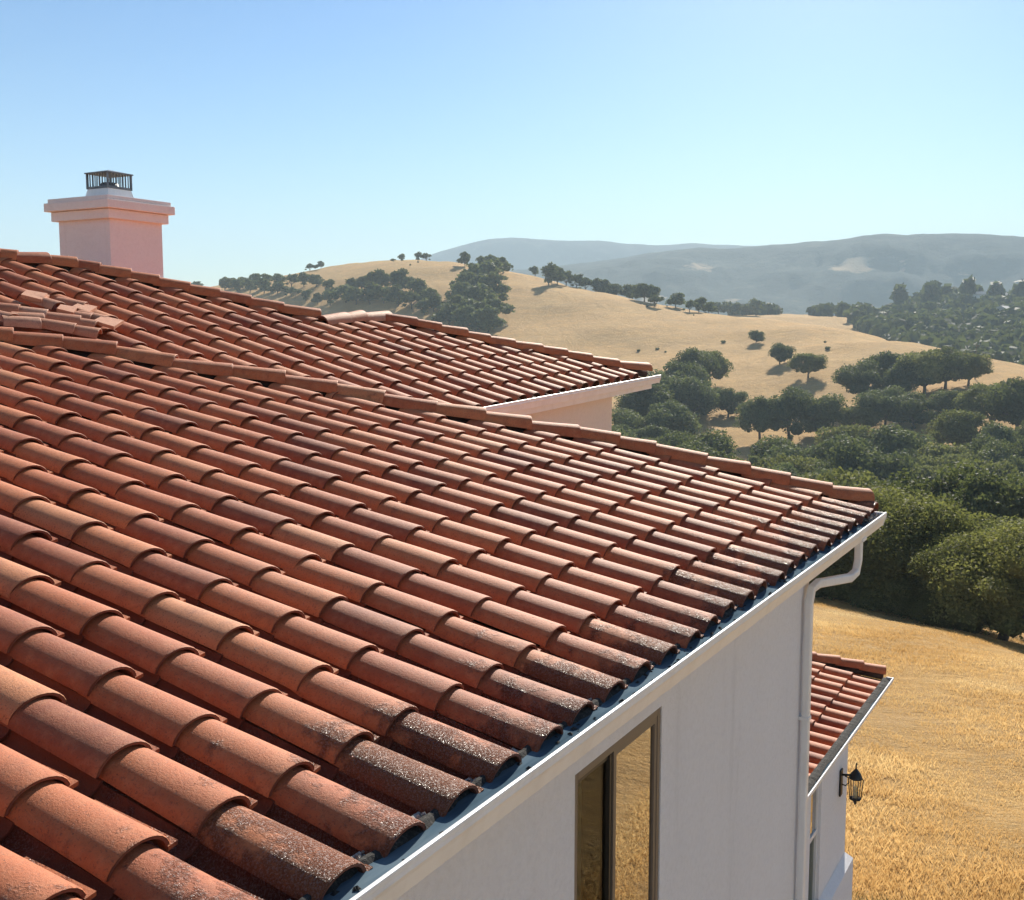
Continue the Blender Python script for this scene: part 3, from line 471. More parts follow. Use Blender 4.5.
# --- gutters
def gutter(lipA, lipB, En, Hn, w=.15, d=.105, name='gutter', label=None, dark=0., dens=26, ext=(.0, .0)):
    A = np.array(lipA); B = np.array(lipB); En = nrm(En); Hn = nrm(Hn); Z = np.array([0, 0, 1.])
    A = A - En * ext[0]; B = B + En * ext[1]
    g = MB()
    def sec(pr):   # profile of (inwards, up) pairs relative to the lip
        return [Hn * x + Z * z for x, z in pr]
    # outer shell: front ogee face, bottom, back
    t = .004
    shell = [(0, 0), (-.004, -.03), (.006, -.05), (.022, -d), (w, -d), (w, -.044), (w - t, -.044), (w - t, -d + t), (.022 + t, -d + t), (.006 + t, -.05), (t, -.03), (t, 0)]
    g.prism(sec(shell), A, B)
    go = part(g, name, M['white'])
    if label: go['label'] = label
    lp = MB(); lp.prism(sec([(-.008, .005), (-.008, -.010), (-.002, -.013), (.008, -.007), (.008, .005), (0, .008)]), A - En * .002, B + En * .002); part(lp, 'gutter_lip', M['white'], go, bevel=.002)
    li = MB(); li.prism(sec([(.006, -.014), (.012, -.030), (.030, -.040), (w - .006, -.030), (w - .006, -.026), (.032, -.036), (.016, -.027), (.010, -.014)]), A + En * .004, B - En * .004); part(li, 'gutter_lining', M['gutter_in'], go)
    for q, s in ((A, -1), (B, 1)):
        ec = MB(); ec.prism([p * 1.0 for p in sec([(-.006, .002), (-.006, -.03), (.02, -d - .003), (w + .002, -d - .003), (w + .002, -.040), (w * .6, .002)])], q, q + En * s * .008); part(ec, 'end_cap', M['white'], go)
    fb = MB(); fb.prism(sec([(w + .003, -.085), (w + .003, -.19), (w + .025, -.19), (w + .025, -.085)]), A, B); part(fb, 'fascia', M['white'], go)
    sf = MB(); sf.prism(sec([(w + .025, -.155), (w + .025, -.175), (w + .26, -.175), (w + .26, -.155)]), A, B); part(sf, 'soffit', M['white'], go)
    db = MB(); L_ = np.linalg.norm(B - A); n = int(L_ / .035)
    prev = None
    v = []; 
    for k in range(n + 1):
        s = k / n * L_
        wv = .006 + dark * .05 + .010 * math.sin(s * 3.1) * math.sin(s * 7.7) + .010 * rng.random()
        hgt = -.018 + .010 * rng.random()
        p0 = A + En * s
        v += [p0 + Hn * (w - .012) + Z * hgt, p0 + Hn * (w - .02 - wv * .5) + Z * (hgt - .002), p0 + Hn * max(.035, w - .028 - wv) + Z * -.030]
    db.add(v, [(3 * k + j, 3 * k + j + 1, 3 * k + 4 + j, 3 * k + 3 + j) for k in range(n) for j in (0, 1)])
    for k in range(int(L_ * dens)):     # twigs, grit, leaves lying in the trough
        s = rng.random() * L_; y = .035 + .07 * rng.beta(.8, .8); z = -.030
        zone = .5 + .5 * math.sin(s * 1.7 + 1) 
        if rng.random() > .35 + .5 * zone: continue
        c0 = A + En * s + Hn * y + Z * z; a1 = rng.random() * PI; sz = .004 + .010 * rng.random()
        du = (En * math.cos(a1) + Hn * math.sin(a1)) * sz; dv = (-En * math.sin(a1) + Hn * math.cos(a1)) * sz * .5
        db.add([c0 - du - dv, c0 + du - dv, c0 + du + dv, c0 - du + dv, c0 + Z * sz * .7], [(0, 1, 4), (1, 2, 4), (2, 3, 4), (3, 0, 4)])
    part(db, 'gutter_debris', M['debris'], go)
    return go
ex = (1, 0, 0); ey = (0, 1, 0)
la = np.array([2.1, 1.66, 6.551]); lb = np.array([9.25, 1.66, 6.528]); dl = nrm(lb - la)
g_main = gutter(la - dl * 5.0, lb, dl, ey, label='long white gutter with sky reflection tinted into its grey-blue lining under the near roof')
hb = MB()                                    # hidden hangers that cross the trough
# dry debris heaped at the outer end
hp = MB()
for k in range(420):
    s = 8.80 + .38 * rng.random() ** .7; y = 1.665 + .10 * rng.random(); z = 6.512 + .02 * rng.random(); sz = .005 + .010 * rng.random()
    c0 = np.array([s, y, z]); d1 = rng.normal(0, 1, 3); d1 /= np.linalg.norm(d1); d2 = np.cross(d1, rng.normal(0, 1, 3)); d2 /= np.linalg.norm(d2)
    hp.add([c0 - d1 * sz, c0 + d2 * sz * .6, c0 + d1 * sz, c0 - d2 * sz * .6], [(0, 1, 2, 3)])
part(hp, 'leaf_heap', M['grit'], g_main)
# mortar birdstops in the open tile mouths, each with its crumbs
O_ = np.array(MAIN['O']); U_ = nrm(MAIN['U']); E_ = nrm(MAIN['E'])
for i in range(-2, 24):
    gr = MB()
    base = O_ + E_ * (i * .3) - up_m * (CR * SQ + .006)
    v = []; n_ = 9
    for j in range(n_ + 1):
        an = -PI / 2 + PI * j / n_
        rr = .097 + rng.normal(0, .003)
        v.append(base + U_ * (.016 + .010 * rng.random()) + E_ * (math.sin(an) * rr) + up_m * (math.cos(an) * rr * .58 + .010))
    v.append(base + U_ * .012 - up_m * .012)
    gr.add(v, [(j, j + 1, n_ + 1) for j in range(n_)], rnd=.9, wet=.0)
    bs = part(gr, 'birdstop', M['clay'], roof)
    g2 = MB()
    for k in range(16):
        c0 = O_ + E_ * (i * .3 + .15 + rng.normal(0, .018)) + U_ * (.0 + .05 * rng.random()) - up_m * (.062 + .015 * rng.random())
        sz = .004 + .006 * rng.random()
        q = [c0 + np.array(t) * sz * (.6 + .8 * rng.random()) for t in ((1, 0, 0), (0, 1, 0), (-1, 0, 0), (0, -1, 0), (0, 0, 1), (0, 0, -1))]
        g2.add(q, [(0, 1, 4), (1, 2, 4), (2, 3, 4), (3, 0, 4), (1, 0, 5), (2, 1, 5), (3, 2, 5), (0, 3, 5)])
    g2.add([O_ + E_ * (i * .3 + .11) - up_m * .078, O_ + E_ * (i * .3 + .19) - up_m * .078, O_ + E_ * (i * .3 + .18) + U_ * .06 - up_m * .07, O_ + E_ * (i * .3 + .12) + U_ * .06 - up_m * .07], [(0, 1, 2, 3)])
    part(g2, 'mortar', M['grit'], roof)

# --- main walls (a window opening cut through the front wall)
WX0, WX1, WZ0, WZ1 = 4.048, 5.046, 4.05, 6.135
wl = MB()
T_ = .22; y0 = 1.95
def wallbox(x0, x1, z0, z1): wl.box((x0, y0, z0), (x1, y0 + T_, z1))
wallv = [(-4, 0), (WX0, 0), (WX1, 0), (7.965, 0), (-4, WZ0), (WX0, WZ0), (WX1, WZ0), (7.965, WZ0), (-4, WZ1), (WX0, WZ1), (WX1, WZ1), (7.965, WZ1), (-4, 6.40), (WX0, 6.40), (WX1, 6.40), (7.965, 6.40)]
wf = [(a_, a_ + 1, a_ + 5, a_ + 4) for a_ in (0, 1, 2, 4, 6, 8, 9, 10)]
wl.add([(x, y0, z) for x, z in wallv], wf)
wl.add([(x, y0 + T_, z) for x, z in wallv], [t[::-1] for t in wf])
wl.add([(WX0, y0, WZ0), (WX0, y0 + T_, WZ0), (WX0, y0 + T_, WZ1), (WX0, y0, WZ1)], [(0, 1, 2, 3)])
wl.add([(WX1, y0, WZ0), (WX1, y0 + T_, WZ0), (WX1, y0 + T_, WZ1), (WX1, y0, WZ1)], [(3, 2, 1, 0)])
wl.add([(WX0, y0, WZ1), (WX1, y0, WZ1), (WX1, y0 + T_, WZ1), (WX0, y0 + T_, WZ1)], [(3, 2, 1, 0)])
wl.add([(WX0, y0, WZ0), (WX1, y0, WZ0), (WX1, y0 + T_, WZ0), (WX0, y0 + T_, WZ0)], [(0, 1, 2, 3)])
wl.add([(7.965, y0, 0), (7.965, 9.4, 0), (7.965, 9.4, 6.4), (7.965, y0, 6.4)], [(0, 1, 2, 3)])
wl.add([(-4, y0, 0), (-4, 9.4, 0), (-4, 9.4, 6.4), (-4, y0, 6.4)], [(3, 2, 1, 0)])
wl.add([(-4, 9.4, 0), (7.965, 9.4, 0), (7.965, 9.4, 6.4), (-4, 9.4, 6.4)], [(3, 2, 1, 0)])
wl.add([(-4, y0, 6.4), (9.0, 1.78, 6.4), (9.0, 1.9, 6.4), (7.2, 6.0, 6.4), (-4, 9.4, 6.4)], [(0, 1, 2, 3, 4)])
part(wl, 'wall', M['stucco'])['label'] = 'tall white stucco wall below the long gutter'
# window
wn = MB()
fr = .055; yf = y0 + .012
def frame(mb, x0, x1, z0, z1, t, ya, yb):
    mb.box((x0, ya, z0), (x0 + t, yb, z1)); mb.box((x1 - t, ya, z0), (x1, yb, z1))
    mb.box((x0 + t, ya, z0), (x1 - t, yb, z0 + t)); mb.box((x0 + t, ya, z1 - t), (x1 - t, yb, z1))
frame(wn, WX0 + .004, WX1 - .004, WZ0 + .004, WZ1 - .004, .036, yf - .007, yf + .05)
window = part(wn, 'window', M['bronze'], bevel=.003); window['label'] = 'bronze framed sliding window in the tall white wall'
s1 = MB(); frame(s1, WX0 + .052, 4.49, WZ0 + .052, WZ1 - .052, .022, yf + .014, yf + .034); part(s1, 'sash', M['bronze_dark'], window)
s2 = MB(); frame(s2, 4.475, WX1 - .041, WZ0 + .041, WZ1 - .041, .030, yf - .003, yf + .022); part(s2, 'sash', M['bronze'], window)
s3 = MB(); s3.box((4.448, yf + .004, WZ0 + .06), (4.472, yf + .030, WZ1 - .055)); part(s3, 'meeting_rail', M['bronze_dark'], window)
p1 = MB(); p1.box((WX0 + .06, yf + .022, WZ0 + .06), (4.468, yf + .027, WZ1 - .06)); part(p1, 'pane', M['glass_clear'], window)['label'] = 'dark see-through pane'
p2 = MB(); p2.box((4.504, yf + .008, WZ0 + .07), (WX1 - .07, yf + .013, WZ1 - .07)); part(p2, 'pane', M['glass_mirror'], window)['label'] = 'pane mirroring the golden field'
rm = MB(); rx0, rx1, ry1, rz0 = 2.6, 6.8, 5.4, 3.55
for q in ([(rx0, y0 + T_ + .003, rz0), (rx1, y0 + T_ + .003, rz0), (rx1, ry1, rz0), (rx0, ry1, rz0)], [(rx0, ry1, rz0), (rx1, ry1, rz0), (rx1, ry1, 6.3), (rx0, ry1, 6.3)],
          [(rx0, y0 + T_ + .003, rz0), (rx0, ry1, rz0), (rx0, ry1, 6.3), (rx0, y0 + T_ + .003, 6.3)], [(rx1, y0 + T_ + .003, rz0), (rx1, y0 + T_ + .003, 6.3), (rx1, ry1, 6.3), (rx1, ry1, rz0)],
          [(rx0, y0 + T_ + .003, 6.3), (rx0, ry1, 6.3), (rx1, ry1, 6.3), (rx1, y0 + T_ + .003, 6.3)]):
    rm.add(q, [(0, 1, 2, 3)])
part(rm, 'room', M['room'])
cu_ = MB(); nf = 26
vv_ = []
for k in range(nf + 1):
    x = 4.52 + .40 * k / nf; y = y0 + T_ + .16 + .022 * math.sin(k * 1.55)
    vv_ += [(x, y, 3.7), (x, y, 6.05)]
cu_.add(vv_, [(2 * k, 2 * k + 2, 2 * k + 3, 2 * k + 1) for k in range(nf)], smooth=True)
part(cu_, 'reflection_cloth', M['sofa'], window)  # pale cloth added to stand in for shapes reflected in the pane


# downspout
ds = MB()
def rect_pipe(mb, pts, w=.064, d=.055):
    prof = []
    P_ = [np.array(p, float) for p in pts]; rings = []
    for i, p in enumerate(P_):
        t = nrm(P_[min(i + 1, len(P_) - 1)] - P_[max(i - 1, 0)])
        sd = np.array([0, 1., 0]); u = nrm(np.cross(sd, t)); sd = nrm(np.cross(t, u))
        ring = []
        for a_, b_ in ((1, .7), (.7, 1), (-.7, 1), (-1, .7), (-1, -.7), (-.7, -1), (.7, -1), (1, -.7)):
            ring.append(p + u * (w / 2 * a_) + sd * (d / 2 * b_))
        rings.append(ring)
    v = [q for r in rings for q in r]
    f = [(i * 8 + j, i * 8 + (j + 1) % 8, (i + 1) * 8 + (j + 1) % 8, (i + 1) * 8 + j) for i in range(len(rings) - 1) for j in range(8)]
    f += [tuple(range(8)), tuple(range(len(v) - 8, len(v)))[::-1]]
    mb.add(v, f)
def bend(a, c, b, n=3):
    a, c, b = map(lambda q: np.array(q, float), (a, c, b))
    return [a * (1 - t) ** 2 + 2 * c * t * (1 - t) + b * t * t for t in np.linspace(0, 1, n)]
yo = 1.715; yw = 1.906; xw = 7.80
pts = [(8.50, yo, 6.45)] + bend((8.50, yo, 6.27), (8.50, yo, 6.15), (8.36, yo + .03, 6.155)) + bend((7.93, yw - .03, 6.185), (xw, yw, 6.20), (xw, yw, 6.06)) + [(xw, yw, 5.5), (xw, yw, .25)]
rect_pipe(ds, pts)
dso = part(ds, 'downspout', M['white'], bevel=.004); dso['label'] = 'white downpipe with an elbow at the near wall corner'
for z in (5.2, 3.2, 1.2):
    st = MB(); st.box((xw - .036, yw - .031, z), (xw + .036, yw + .043, z + .025)); part(st, 'pipe_strap', M['white'], dso)
ou = MB(); ou.box((8.44, yo - .045, 6.42), (8.56, yo + .045, 6.445)); part(ou, 'outlet', M['white'], dso)

# --- far wing (higher, behind)
fh = FAR_HIP1 + FAR_RIDGE[1:] + FAR_HIP2[1:]
fcc = plane_coords(FAR, fh); fu = interp_of([(s, t) for s, t in fcc])
flo = interp_of(FAR_LOW)
def f_lo(s): return max(0., flo(s) - .1) if s < .46 else 0.
cov, pan = field(FAR, range(-14, 13), f_lo, lambda s: max(.14, fu(s) - .13), lambda i, c: max(0, .22 - c * .1), k=1.13)
froof = part(cov, 'roof', M['clay']); froof['label'] = 'upper roof of terracotta tiles behind the hip'
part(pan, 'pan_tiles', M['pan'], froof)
underlay(FAR, fh, -4.9, 'underlay', froof, ulo=f_lo, dn=.165)
hp_ = MB(); up_f = np.cross(nrm(FAR['E']), nrm(FAR['U'])); cu = nrm(up_f + np.array([.1, .1, 0]))
caps(hp_, FAR_HIP1[::-1], cu, r=.12); part(hp_, 'hip_tiles', M['clay'], froof); hp_ = MB(); caps(hp_, FAR_HIP2[::-1], cu, r=.115, wet=.1)
part(hp_, 'hip_tiles', M['clay'], froof)
rt = MB()
caps(rt, [np.array(p) + (0, 0, -.005) for p in FAR_RIDGE[::-1]], nrm(up_f + np.array([0, .1, 0])), r=.115, lighten=.35)
part(rt, 'ridge_tiles', M['mortar'], froof)['label'] = 'short pale mortared ridge'
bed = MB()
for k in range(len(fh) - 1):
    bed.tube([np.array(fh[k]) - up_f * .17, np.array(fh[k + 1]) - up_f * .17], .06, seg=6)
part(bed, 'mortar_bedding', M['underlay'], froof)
ms = MB()
for k, (p, q_) in enumerate(FAR_MESS):
    p = np.array(p) + up_f * .055; q_ = np.array(q_) + up_f * .055
    d = nrm(q_ - p); L_ = np.linalg.norm(q_ - p)
    tile(ms, q_ - up_f * .10, p - up_f * .112 - d * .02, up_f, .105, .092, rnd=.35 + .6 * rng.random(), half=80, squash=.8)
for k in range(5):                          # broken slabs lying flat between them
    a_ = np.array(FAR_MESS[7 + k % 4][k % 2]) + up_f * (.005 + .01 * rng.random()) + rng.normal(0, .05, 3) * (1, 1, .2)
    E2 = nrm(FAR['E']); U2 = nrm(FAR['U']); an = rng.random() * .8; sz = .10 + .05 * rng.random()
    e1 = (E2 * math.cos(an) + U2 * math.sin(an)) * sz; e2 = (-E2 * math.sin(an) + U2 * math.cos(an)) * sz * .7
    v = [a_ - e1 - e2, a_ + e1 - e2 * .8, a_ + e1 * .7 + e2, a_ - e1 * .9 + e2 * .9]
    ms.add(v + [q - up_f * .03 for q in v], [(0, 1, 2, 3), (0, 4, 5, 1), (1, 5, 6, 2), (2, 6, 7, 3), (3, 7, 4, 0)], rnd=.8)
part(ms, 'mortared_tiles', M['mortar'], froof)['label'] = 'pale jumbled tiles bedded in mortar near the hip'
rear = MB(); strip(rear, [np.array(p) for p in fh[:-4]], nrm((.72, .69, 0)), 4, -1.2, -.14)
part(rear, 'rear_slope', M['clay'], froof)
fA = np.array(FAR_LIP[0]); fB = np.array(FAR_LIP[1]); fd = nrm(fB - fA)
FEn = nrm(FAR_EN); FHn = np.array([-FEn[1], FEn[0], 0])
gutter(fA - fd * 1.2, fB, fd, FHn, w=.13, d=.105, label='white gutter under the upper roof')
fw = MB(); c0 = np.array(FAR_WALL[0]); 
def fq(s, t, z): return tuple(np.array([c0[0], c0[1], 0]) - FEn * s + FHn * t + np.array([0, 0, z]))
zt = 7.2
fw.add([fq(0, 0, 0), fq(4.6, 0, 0), fq(4.6, 0, zt - .06), fq(0, 0, zt), fq(0, 6, 0), fq(0, 6, zt), fq(4.6, 6, 0), fq(4.6, 6, zt)], [(0, 1, 2, 3), (4, 0, 3, 5), (6, 4, 5, 7), (1, 6, 7, 2)])
part(fw, 'wall', M['cream'])['label'] = 'cream wall of the upper wing'
sof = MB(); sof.add([fq(-.75, -.1, zt - .02), fq(4.6, -.36, zt - .02), fq(4.6, .02, zt - .02), fq(-.75, .02, zt - .02)], [(0, 1, 2, 3)]); part(sof, 'soffit', M['white'])

# --- lower wing on the right
wh = WING_HIP
wcc = plane_coords(WING, wh); wu = interp_of(wcc)
cov, pan = field(WING, range(-23, 1), lambda s: 0., lambda s: max(.13, wu(s) - .09) if s > wcc[0][0] else 1.80, lambda i, c: 0.)
wroof = part(cov, 'roof', M['clay']); wroof['label'] = 'small lower roof of bright orange terracotta tiles'
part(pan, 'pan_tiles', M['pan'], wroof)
up_w = np.cross(nrm(WING['E']), nrm(WING['U']))
hp_ = MB(); caps(hp_, wh[::-1], nrm(up_w + np.array([.1, .1, 0])), r=.115); part(hp_, 'hip_tiles', M['clay'], wroof)
underlay(WING, wh, -6.9, 'underlay', wroof)
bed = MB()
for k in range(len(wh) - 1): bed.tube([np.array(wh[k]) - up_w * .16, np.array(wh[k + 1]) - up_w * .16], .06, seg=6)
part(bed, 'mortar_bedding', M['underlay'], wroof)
rear = MB(); strip(rear, [np.array(p) for p in wh], nrm((.45, .9, 0)), 3., -.9, -.13)
strip(rear, [(7.97, 4.466, 3.717), tuple(wh[0])], (0, 1, 0), 3., -.7, -.13)
part(rear, 'rear_slope', M['clay'], wroof)
wa = np.array(WING_LIP[0]); wb = np.array(WING_LIP[1]); wd = nrm(wb - wa)
wa2 = wa - wd * (wa[0] - 8.0)
gutter(wa2, wb, wd, ey, w=.14, d=.085, dark=1.2, dens=40, label='white gutter of the lower wing full of dark debris')
ww = MB(); y1 = 2.843; ex1 = 13.86
X0, X1, Z0, Z1 = 11.99, 12.49, 1.30, 2.97
wv = [(7.967, 0), (X0, 0), (X1, 0), (ex1, 0), (7.967, Z0), (X0, Z0), (X1, Z0), (ex1, Z0), (7.967, Z1), (X0, Z1), (X1, Z1), (ex1, Z1), (7.967, 3.24), (X0, 3.24), (X1, 3.24), (ex1, 3.24)]
ww.add([(x, y1, z) for x, z in wv], wf)
for q in ([(X0, Z0), (X0, Z1)], [(X1, Z1), (X1, Z0)], [(X0, Z1), (X1, Z1)], [(X1, Z0), (X0, Z0)]):
    (xa, za), (xb, zb) = q
    ww.add([(xa, y1, za), (xa, y1 + .16, za), (xb, y1 + .16, zb), (xb, y1, zb)], [(0, 1, 2, 3)])
ww.add([(ex1, y1, 0), (ex1, 7, 0), (ex1, 7, 3.24), (ex1, y1, 3.24)], [(0, 1, 2, 3)])
ww.add([(7.967, 7, 0), (ex1, 7, 0), (ex1, 7, 3.24), (7.967, 7, 3.24)], [(3, 2, 1, 0)])
part(ww, 'wall', M['stucco'])['label'] = 'white wall of the lower wing beside the lantern'
lw = MB(); frame(lw, X0 + .003, X1 - .003, Z0 + .003, Z1 - .003, .045, y1 + .03, y1 + .10)
lwo = part(lw, 'window', M['white'], bevel=.003); lwo['label'] = 'narrow white sash window of the lower wing'
mr = MB(); mr.box((X0 + .05, y1 + .035, 2.19), (X1 - .05, y1 + .08, 2.245)); part(mr, 'meeting_rail', M['white'], lwo)
pa = MB(); pa.box((X0 + .05, y1 + .05, 2.248), (X1 - .05, y1 + .056, Z1 - .05)); part(pa, 'pane', M['glass_mirror'], lwo)
pa = MB(); pa.box((X0 + .05, y1 + .062, Z0 + .05), (X1 - .05, y1 + .068, 2.188)); part(pa, 'pane', M['glass_clear'], lwo)
bk = MB(); bk.box((X0 - .1, y1 + .25, Z0 - .3), (X1 + .6, y1 + .9, Z1 + .1)); part(bk, 'dark_room', M['room'], lwo)
# sloping plaster band round the foot of the lower wing
bd = MB(); ou_, dr_ = .092, .10; zt_ = 1.37
def ring(o, z): return [(7.968, y1 - o, z), (ex1 + o, y1 - o, z), (ex1 + o, 7, z)]
R0, R1, R2 = ring(.002, zt_), ring(ou_, zt_ - dr_), ring(ou_, 0.)
bd.add(R0 + R1 + R2, [(0, 3, 4, 1), (1, 4, 5, 2), (3, 6, 7, 4), (4, 7, 8, 5)])
part(bd, 'plaster_band', M['stucco'])

# --- chimney
ch = MB(); cx0, cx1, cy0, cy1 = 9.87, 10.735, 11.304, 12.25
ch.add([(cx0, cy0, 7.3), (cx1, cy0, 7.3), (cx1, cy1, 7.3), (cx0, cy1, 7.3), (cx0, cy0, 9.42), (cx1, cy0, 9.42), (cx1, cy1, 9.42), (cx0, cy1, 9.42)],
       [(0, 1, 5, 4), (1, 2, 6, 5), (2, 3, 7, 6), (3, 0, 4, 7)])
cho = part(ch, 'chimney', M['pink']); cho['label'] = 'pink stucco chimney with a stepped cap'
def slab(o, z0, z1, name, m=M['pinktrim'], bv=.008):
    b_ = MB(); b_.box((cx0 - o, cy0 - o, z0), (cx1 + o, cy1 + o, z1)); return part(b_, name, m, cho, bevel=bv)
slab(.065, 9.415, 9.535, 'lower_moulding'); slab(.125, 9.538, 9.645, 'upper_moulding'); slab(.09, 9.648, 9.70, 'cap_slab')
mx, my = (cx0 + cx1) / 2, (cy0 + cy1) / 2
fs = MB(); fs.box((cx0 - .03, cy0 - .03, 8.2), (cx1 + .03, cy1 + .03, 8.70)); part(fs, 'foot_flashing', M['flashing'], cho)
fl = MB(); a_, b_ = .225, .19
v = [(mx - a_, my - a_, 9.70), (mx + a_, my - a_, 9.70), (mx + a_, my + a_, 9.70), (mx - a_, my + a_, 9.70), (mx - b_, my - b_, 9.84), (mx + b_, my - b_, 9.84), (mx + b_, my + b_, 9.84), (mx - b_, my + b_, 9.84)]
fl.add(v, [(0, 1, 5, 4), (1, 2, 6, 5), (2, 3, 7, 6), (3, 0, 4, 7), (4, 5, 6, 7)]); part(fl, 'flue_flashing', M['flashing'], cho)
cg = MB(); c_ = .19
for sx in (-1, 1):
    for sy in (-1, 1): cg.box((mx + sx * c_ - .012, my + sy * c_ - .012, 9.84), (mx + sx * c_ + .012, my + sy * c_ + .012, 10.05))
for k in range(1, 8):
    t = -c_ + 2 * c_ * k / 8
    for s_ in (-1, 1):
        cg.box((mx + t - .004, my + s_ * c_ - .004, 9.84), (mx + t + .004, my + s_ * c_ + .004, 10.05)); cg.box((mx + s_ * c_ - .004, my + t - .004, 9.84), (mx + s_ * c_ + .004, my + t + .004, 10.05))
cg.box((mx - c_ - .01, my - c_ - .01, 9.842), (mx + c_ + .01, my + c_ + .01, 9.87))
part(cg, 'spark_cage', M['flue'], cho)
ld = MB(); c2_ = .215
ld.add([(mx - c2_, my - c2_, 10.05), (mx + c2_, my - c2_, 10.05), (mx + c2_, my + c2_, 10.05), (mx - c2_, my + c2_, 10.05), (mx, my, 10.10),
        (mx - c2_, my - c2_, 10.035), (mx + c2_, my - c2_, 10.035), (mx + c2_, my + c2_, 10.035), (mx - c2_, my + c2_, 10.035)],
       [(0, 1, 4), (1, 2, 4), (2, 3, 4), (3, 0, 4), (0, 5, 6, 1), (1, 6, 7, 2), (2, 7, 8, 3), (3, 8, 5, 0), (5, 8, 7, 6)]); part(ld, 'cage_lid', M['flue'], cho)
fp = MB(); fp.tube([(mx, my, 9.84), (mx, my, 9.93)], [.15, .10], seg=14); part(fp, 'flue_pipe', M['flue'], cho)

# ------------------------------------------------------------------ wall lantern
LX, LY, LZ = 13.45, y1, 2.45
lan = empty('wall_lantern', l2w((LX, LY, LZ)), PI / 2 - AZ)
tag(lan, 'black iron lantern with clear glass on the lower wing wall', 'wall lantern')
def lp_(mb, name, m, par=None, **k): return mb.build(name, m, par or lan, base=(LX, LY, LZ), **k)
b1 = MB(); b1.box((LX - .055, LY - .025, LZ - .17), (LX + .055, LY - .002, LZ + .17)); lp_(b1, 'backplate', M['iron'], bevel=.01)
lx, ly = LX, LY - .19
b2 = MB(); b2.tube([(LX, LY - .02, LZ + .10), (LX, LY - .12, LZ + .115), (LX, LY - .165, LZ + .145), (LX, ly, LZ + .19)], .014, seg=8)
b2.tube([(LX, LY - .02, LZ - .02), (LX, LY - .07, LZ - .03), (LX, LY - .11, LZ + .02), (LX, LY - .10, LZ + .08), (LX, LY - .06, LZ + .09)], .008, seg=6)
lp_(b2, 'scroll_arm', M['iron'])
b3 = MB(); zz = LZ + .13
b3.tube([(lx, ly, zz + .08), (lx, ly, zz + .06), (lx, ly, zz + .02), (lx, ly, zz - .03), (lx, ly, zz - .045)], [.012, .028, .060, .082, .085], seg=8)
b3.tube([(lx, ly, zz + .07), (lx, ly, zz + .12)], .008)
b3.tube([(lx + .02 * math.cos(t), ly, zz + .13 + .02 * math.sin(t)) for t in np.linspace(-1.5, 3.6, 9)], .006, seg=6)
lp_(b3, 'lantern_roof', M['iron'])
b4 = MB(); zt4, zb4 = zz - .045, zz - .30
for k in range(6):
    t = PI / 6 + k * PI / 3
    p_, q_ = (lx + .092 * math.cos(t), ly + .092 * math.sin(t), zt4), (lx + .068 * math.cos(t), ly + .068 * math.sin(t), zb4)
    b4.tube([p_, q_], .0058, seg=5)
b4.tube([(lx, ly, zb4 + .008), (lx, ly, zb4 - .01)], [.078, .074], seg=6)
b4.tube([(lx, ly, zb4 - .01), (lx, ly, zb4 - .03), (lx, ly, zb4 - .05), (lx, ly, zb4 - .085)], [.04, .018, .022, .004], seg=8)
lp_(b4, 'cage', M['iron'])
b5 = MB()
for k in range(6):
    t0_, t1_ = PI / 6 + k * PI / 3, PI / 6 + (k + 1) * PI / 3
    b5.add([(lx + .086 * math.cos(t0_), ly + .086 * math.sin(t0_), zt4), (lx + .086 * math.cos(t1_), ly + .086 * math.sin(t1_), zt4), (lx + .063 * math.cos(t1_), ly + .063 * math.sin(t1_), zb4 + .01), (lx + .063 * math.cos(t0_), ly + .063 * math.sin(t0_), zb4 + .01)], [(0, 1, 2, 3)])
lp_(b5, 'lantern_glass', M['glass_lamp'])
b6 = MB(); b6.tube([(lx, ly, zb4 + .01), (lx, ly, zb4 + .09)], .022, seg=8); b6.tube([(lx, ly, zb4 + .09), (lx, ly, zb4 + .13), (lx, ly, zb4 + .17)], [.016, .022, .003], seg=8); lp_(b6, 'candle_bulb', M['bulb'])

# ------------------------------------------------------------------ terrain
TAZ = np.array([t[0] for t in T_COL]); TZ = np.array([t[1] for t in T_COL]); TR_ = np.array(T_R, float)
def smooth(a, k, axis):
    ker = np.exp(-.5 * (np.arange(-3 * k, 3 * k + 1) / k) ** 2); ker /= ker.sum()
    pad = [(0, 0)] * a.ndim; pad[axis] = (3 * k, 3 * k)
    p = np.pad(a, pad, mode='edge'); return np.apply_along_axis(lambda v: np.convolve(v, ker, 'valid'), axis, p)
front = np.radians(np.arange(-44, 50.01, .22))
back = np.radians(np.concatenate([np.arange(53, 316, 3.)]))
ga = np.concatenate([front, back]); NF = len(front)
gr_ = np.concatenate([[0, 3, 6, 9, 11], np.geomspace(12.5, 2400, 330)])
zz_ = np.array([[np.interp(r, TR_, TZ[i]) for r in gr_] for i in range(len(TAZ))])
Zf = np.array([[np.interp(a_, TAZ, zz_[:, j]) for j in range(len(gr_))] for a_ in front])
Zf = smooth(smooth(Zf, 4, 1), 5, 0)
gen = np.interp(gr_, [0, 11, 15, 40, 90, 200, 500, 1000, 2400], [0, 0, -.15, -2.2, -6, -14, -10, -30, -100])
Zb = np.array([gen for _ in back])
b_deg = np.degrees(back)
def sstep(t): t = np.clip(t, 0, 1); return t * t * (3 - 2 * t)
for i, d in enumerate(b_deg):
    w_r = 1 - sstep((d - 50) / 35.); w_l = sstep((d - (316 - 35)) / 35.)
    Zb[i] = gen * (1 - w_r - w_l) + Zf[-1] * w_r + Zf[0] * w_l
Z_ = np.vstack([Zf, Zb])
AA, RR = np.meshgrid(ga, gr_, indexing='ij')
XX = RR * np.sin(AA); YY = RR * np.cos(AA)
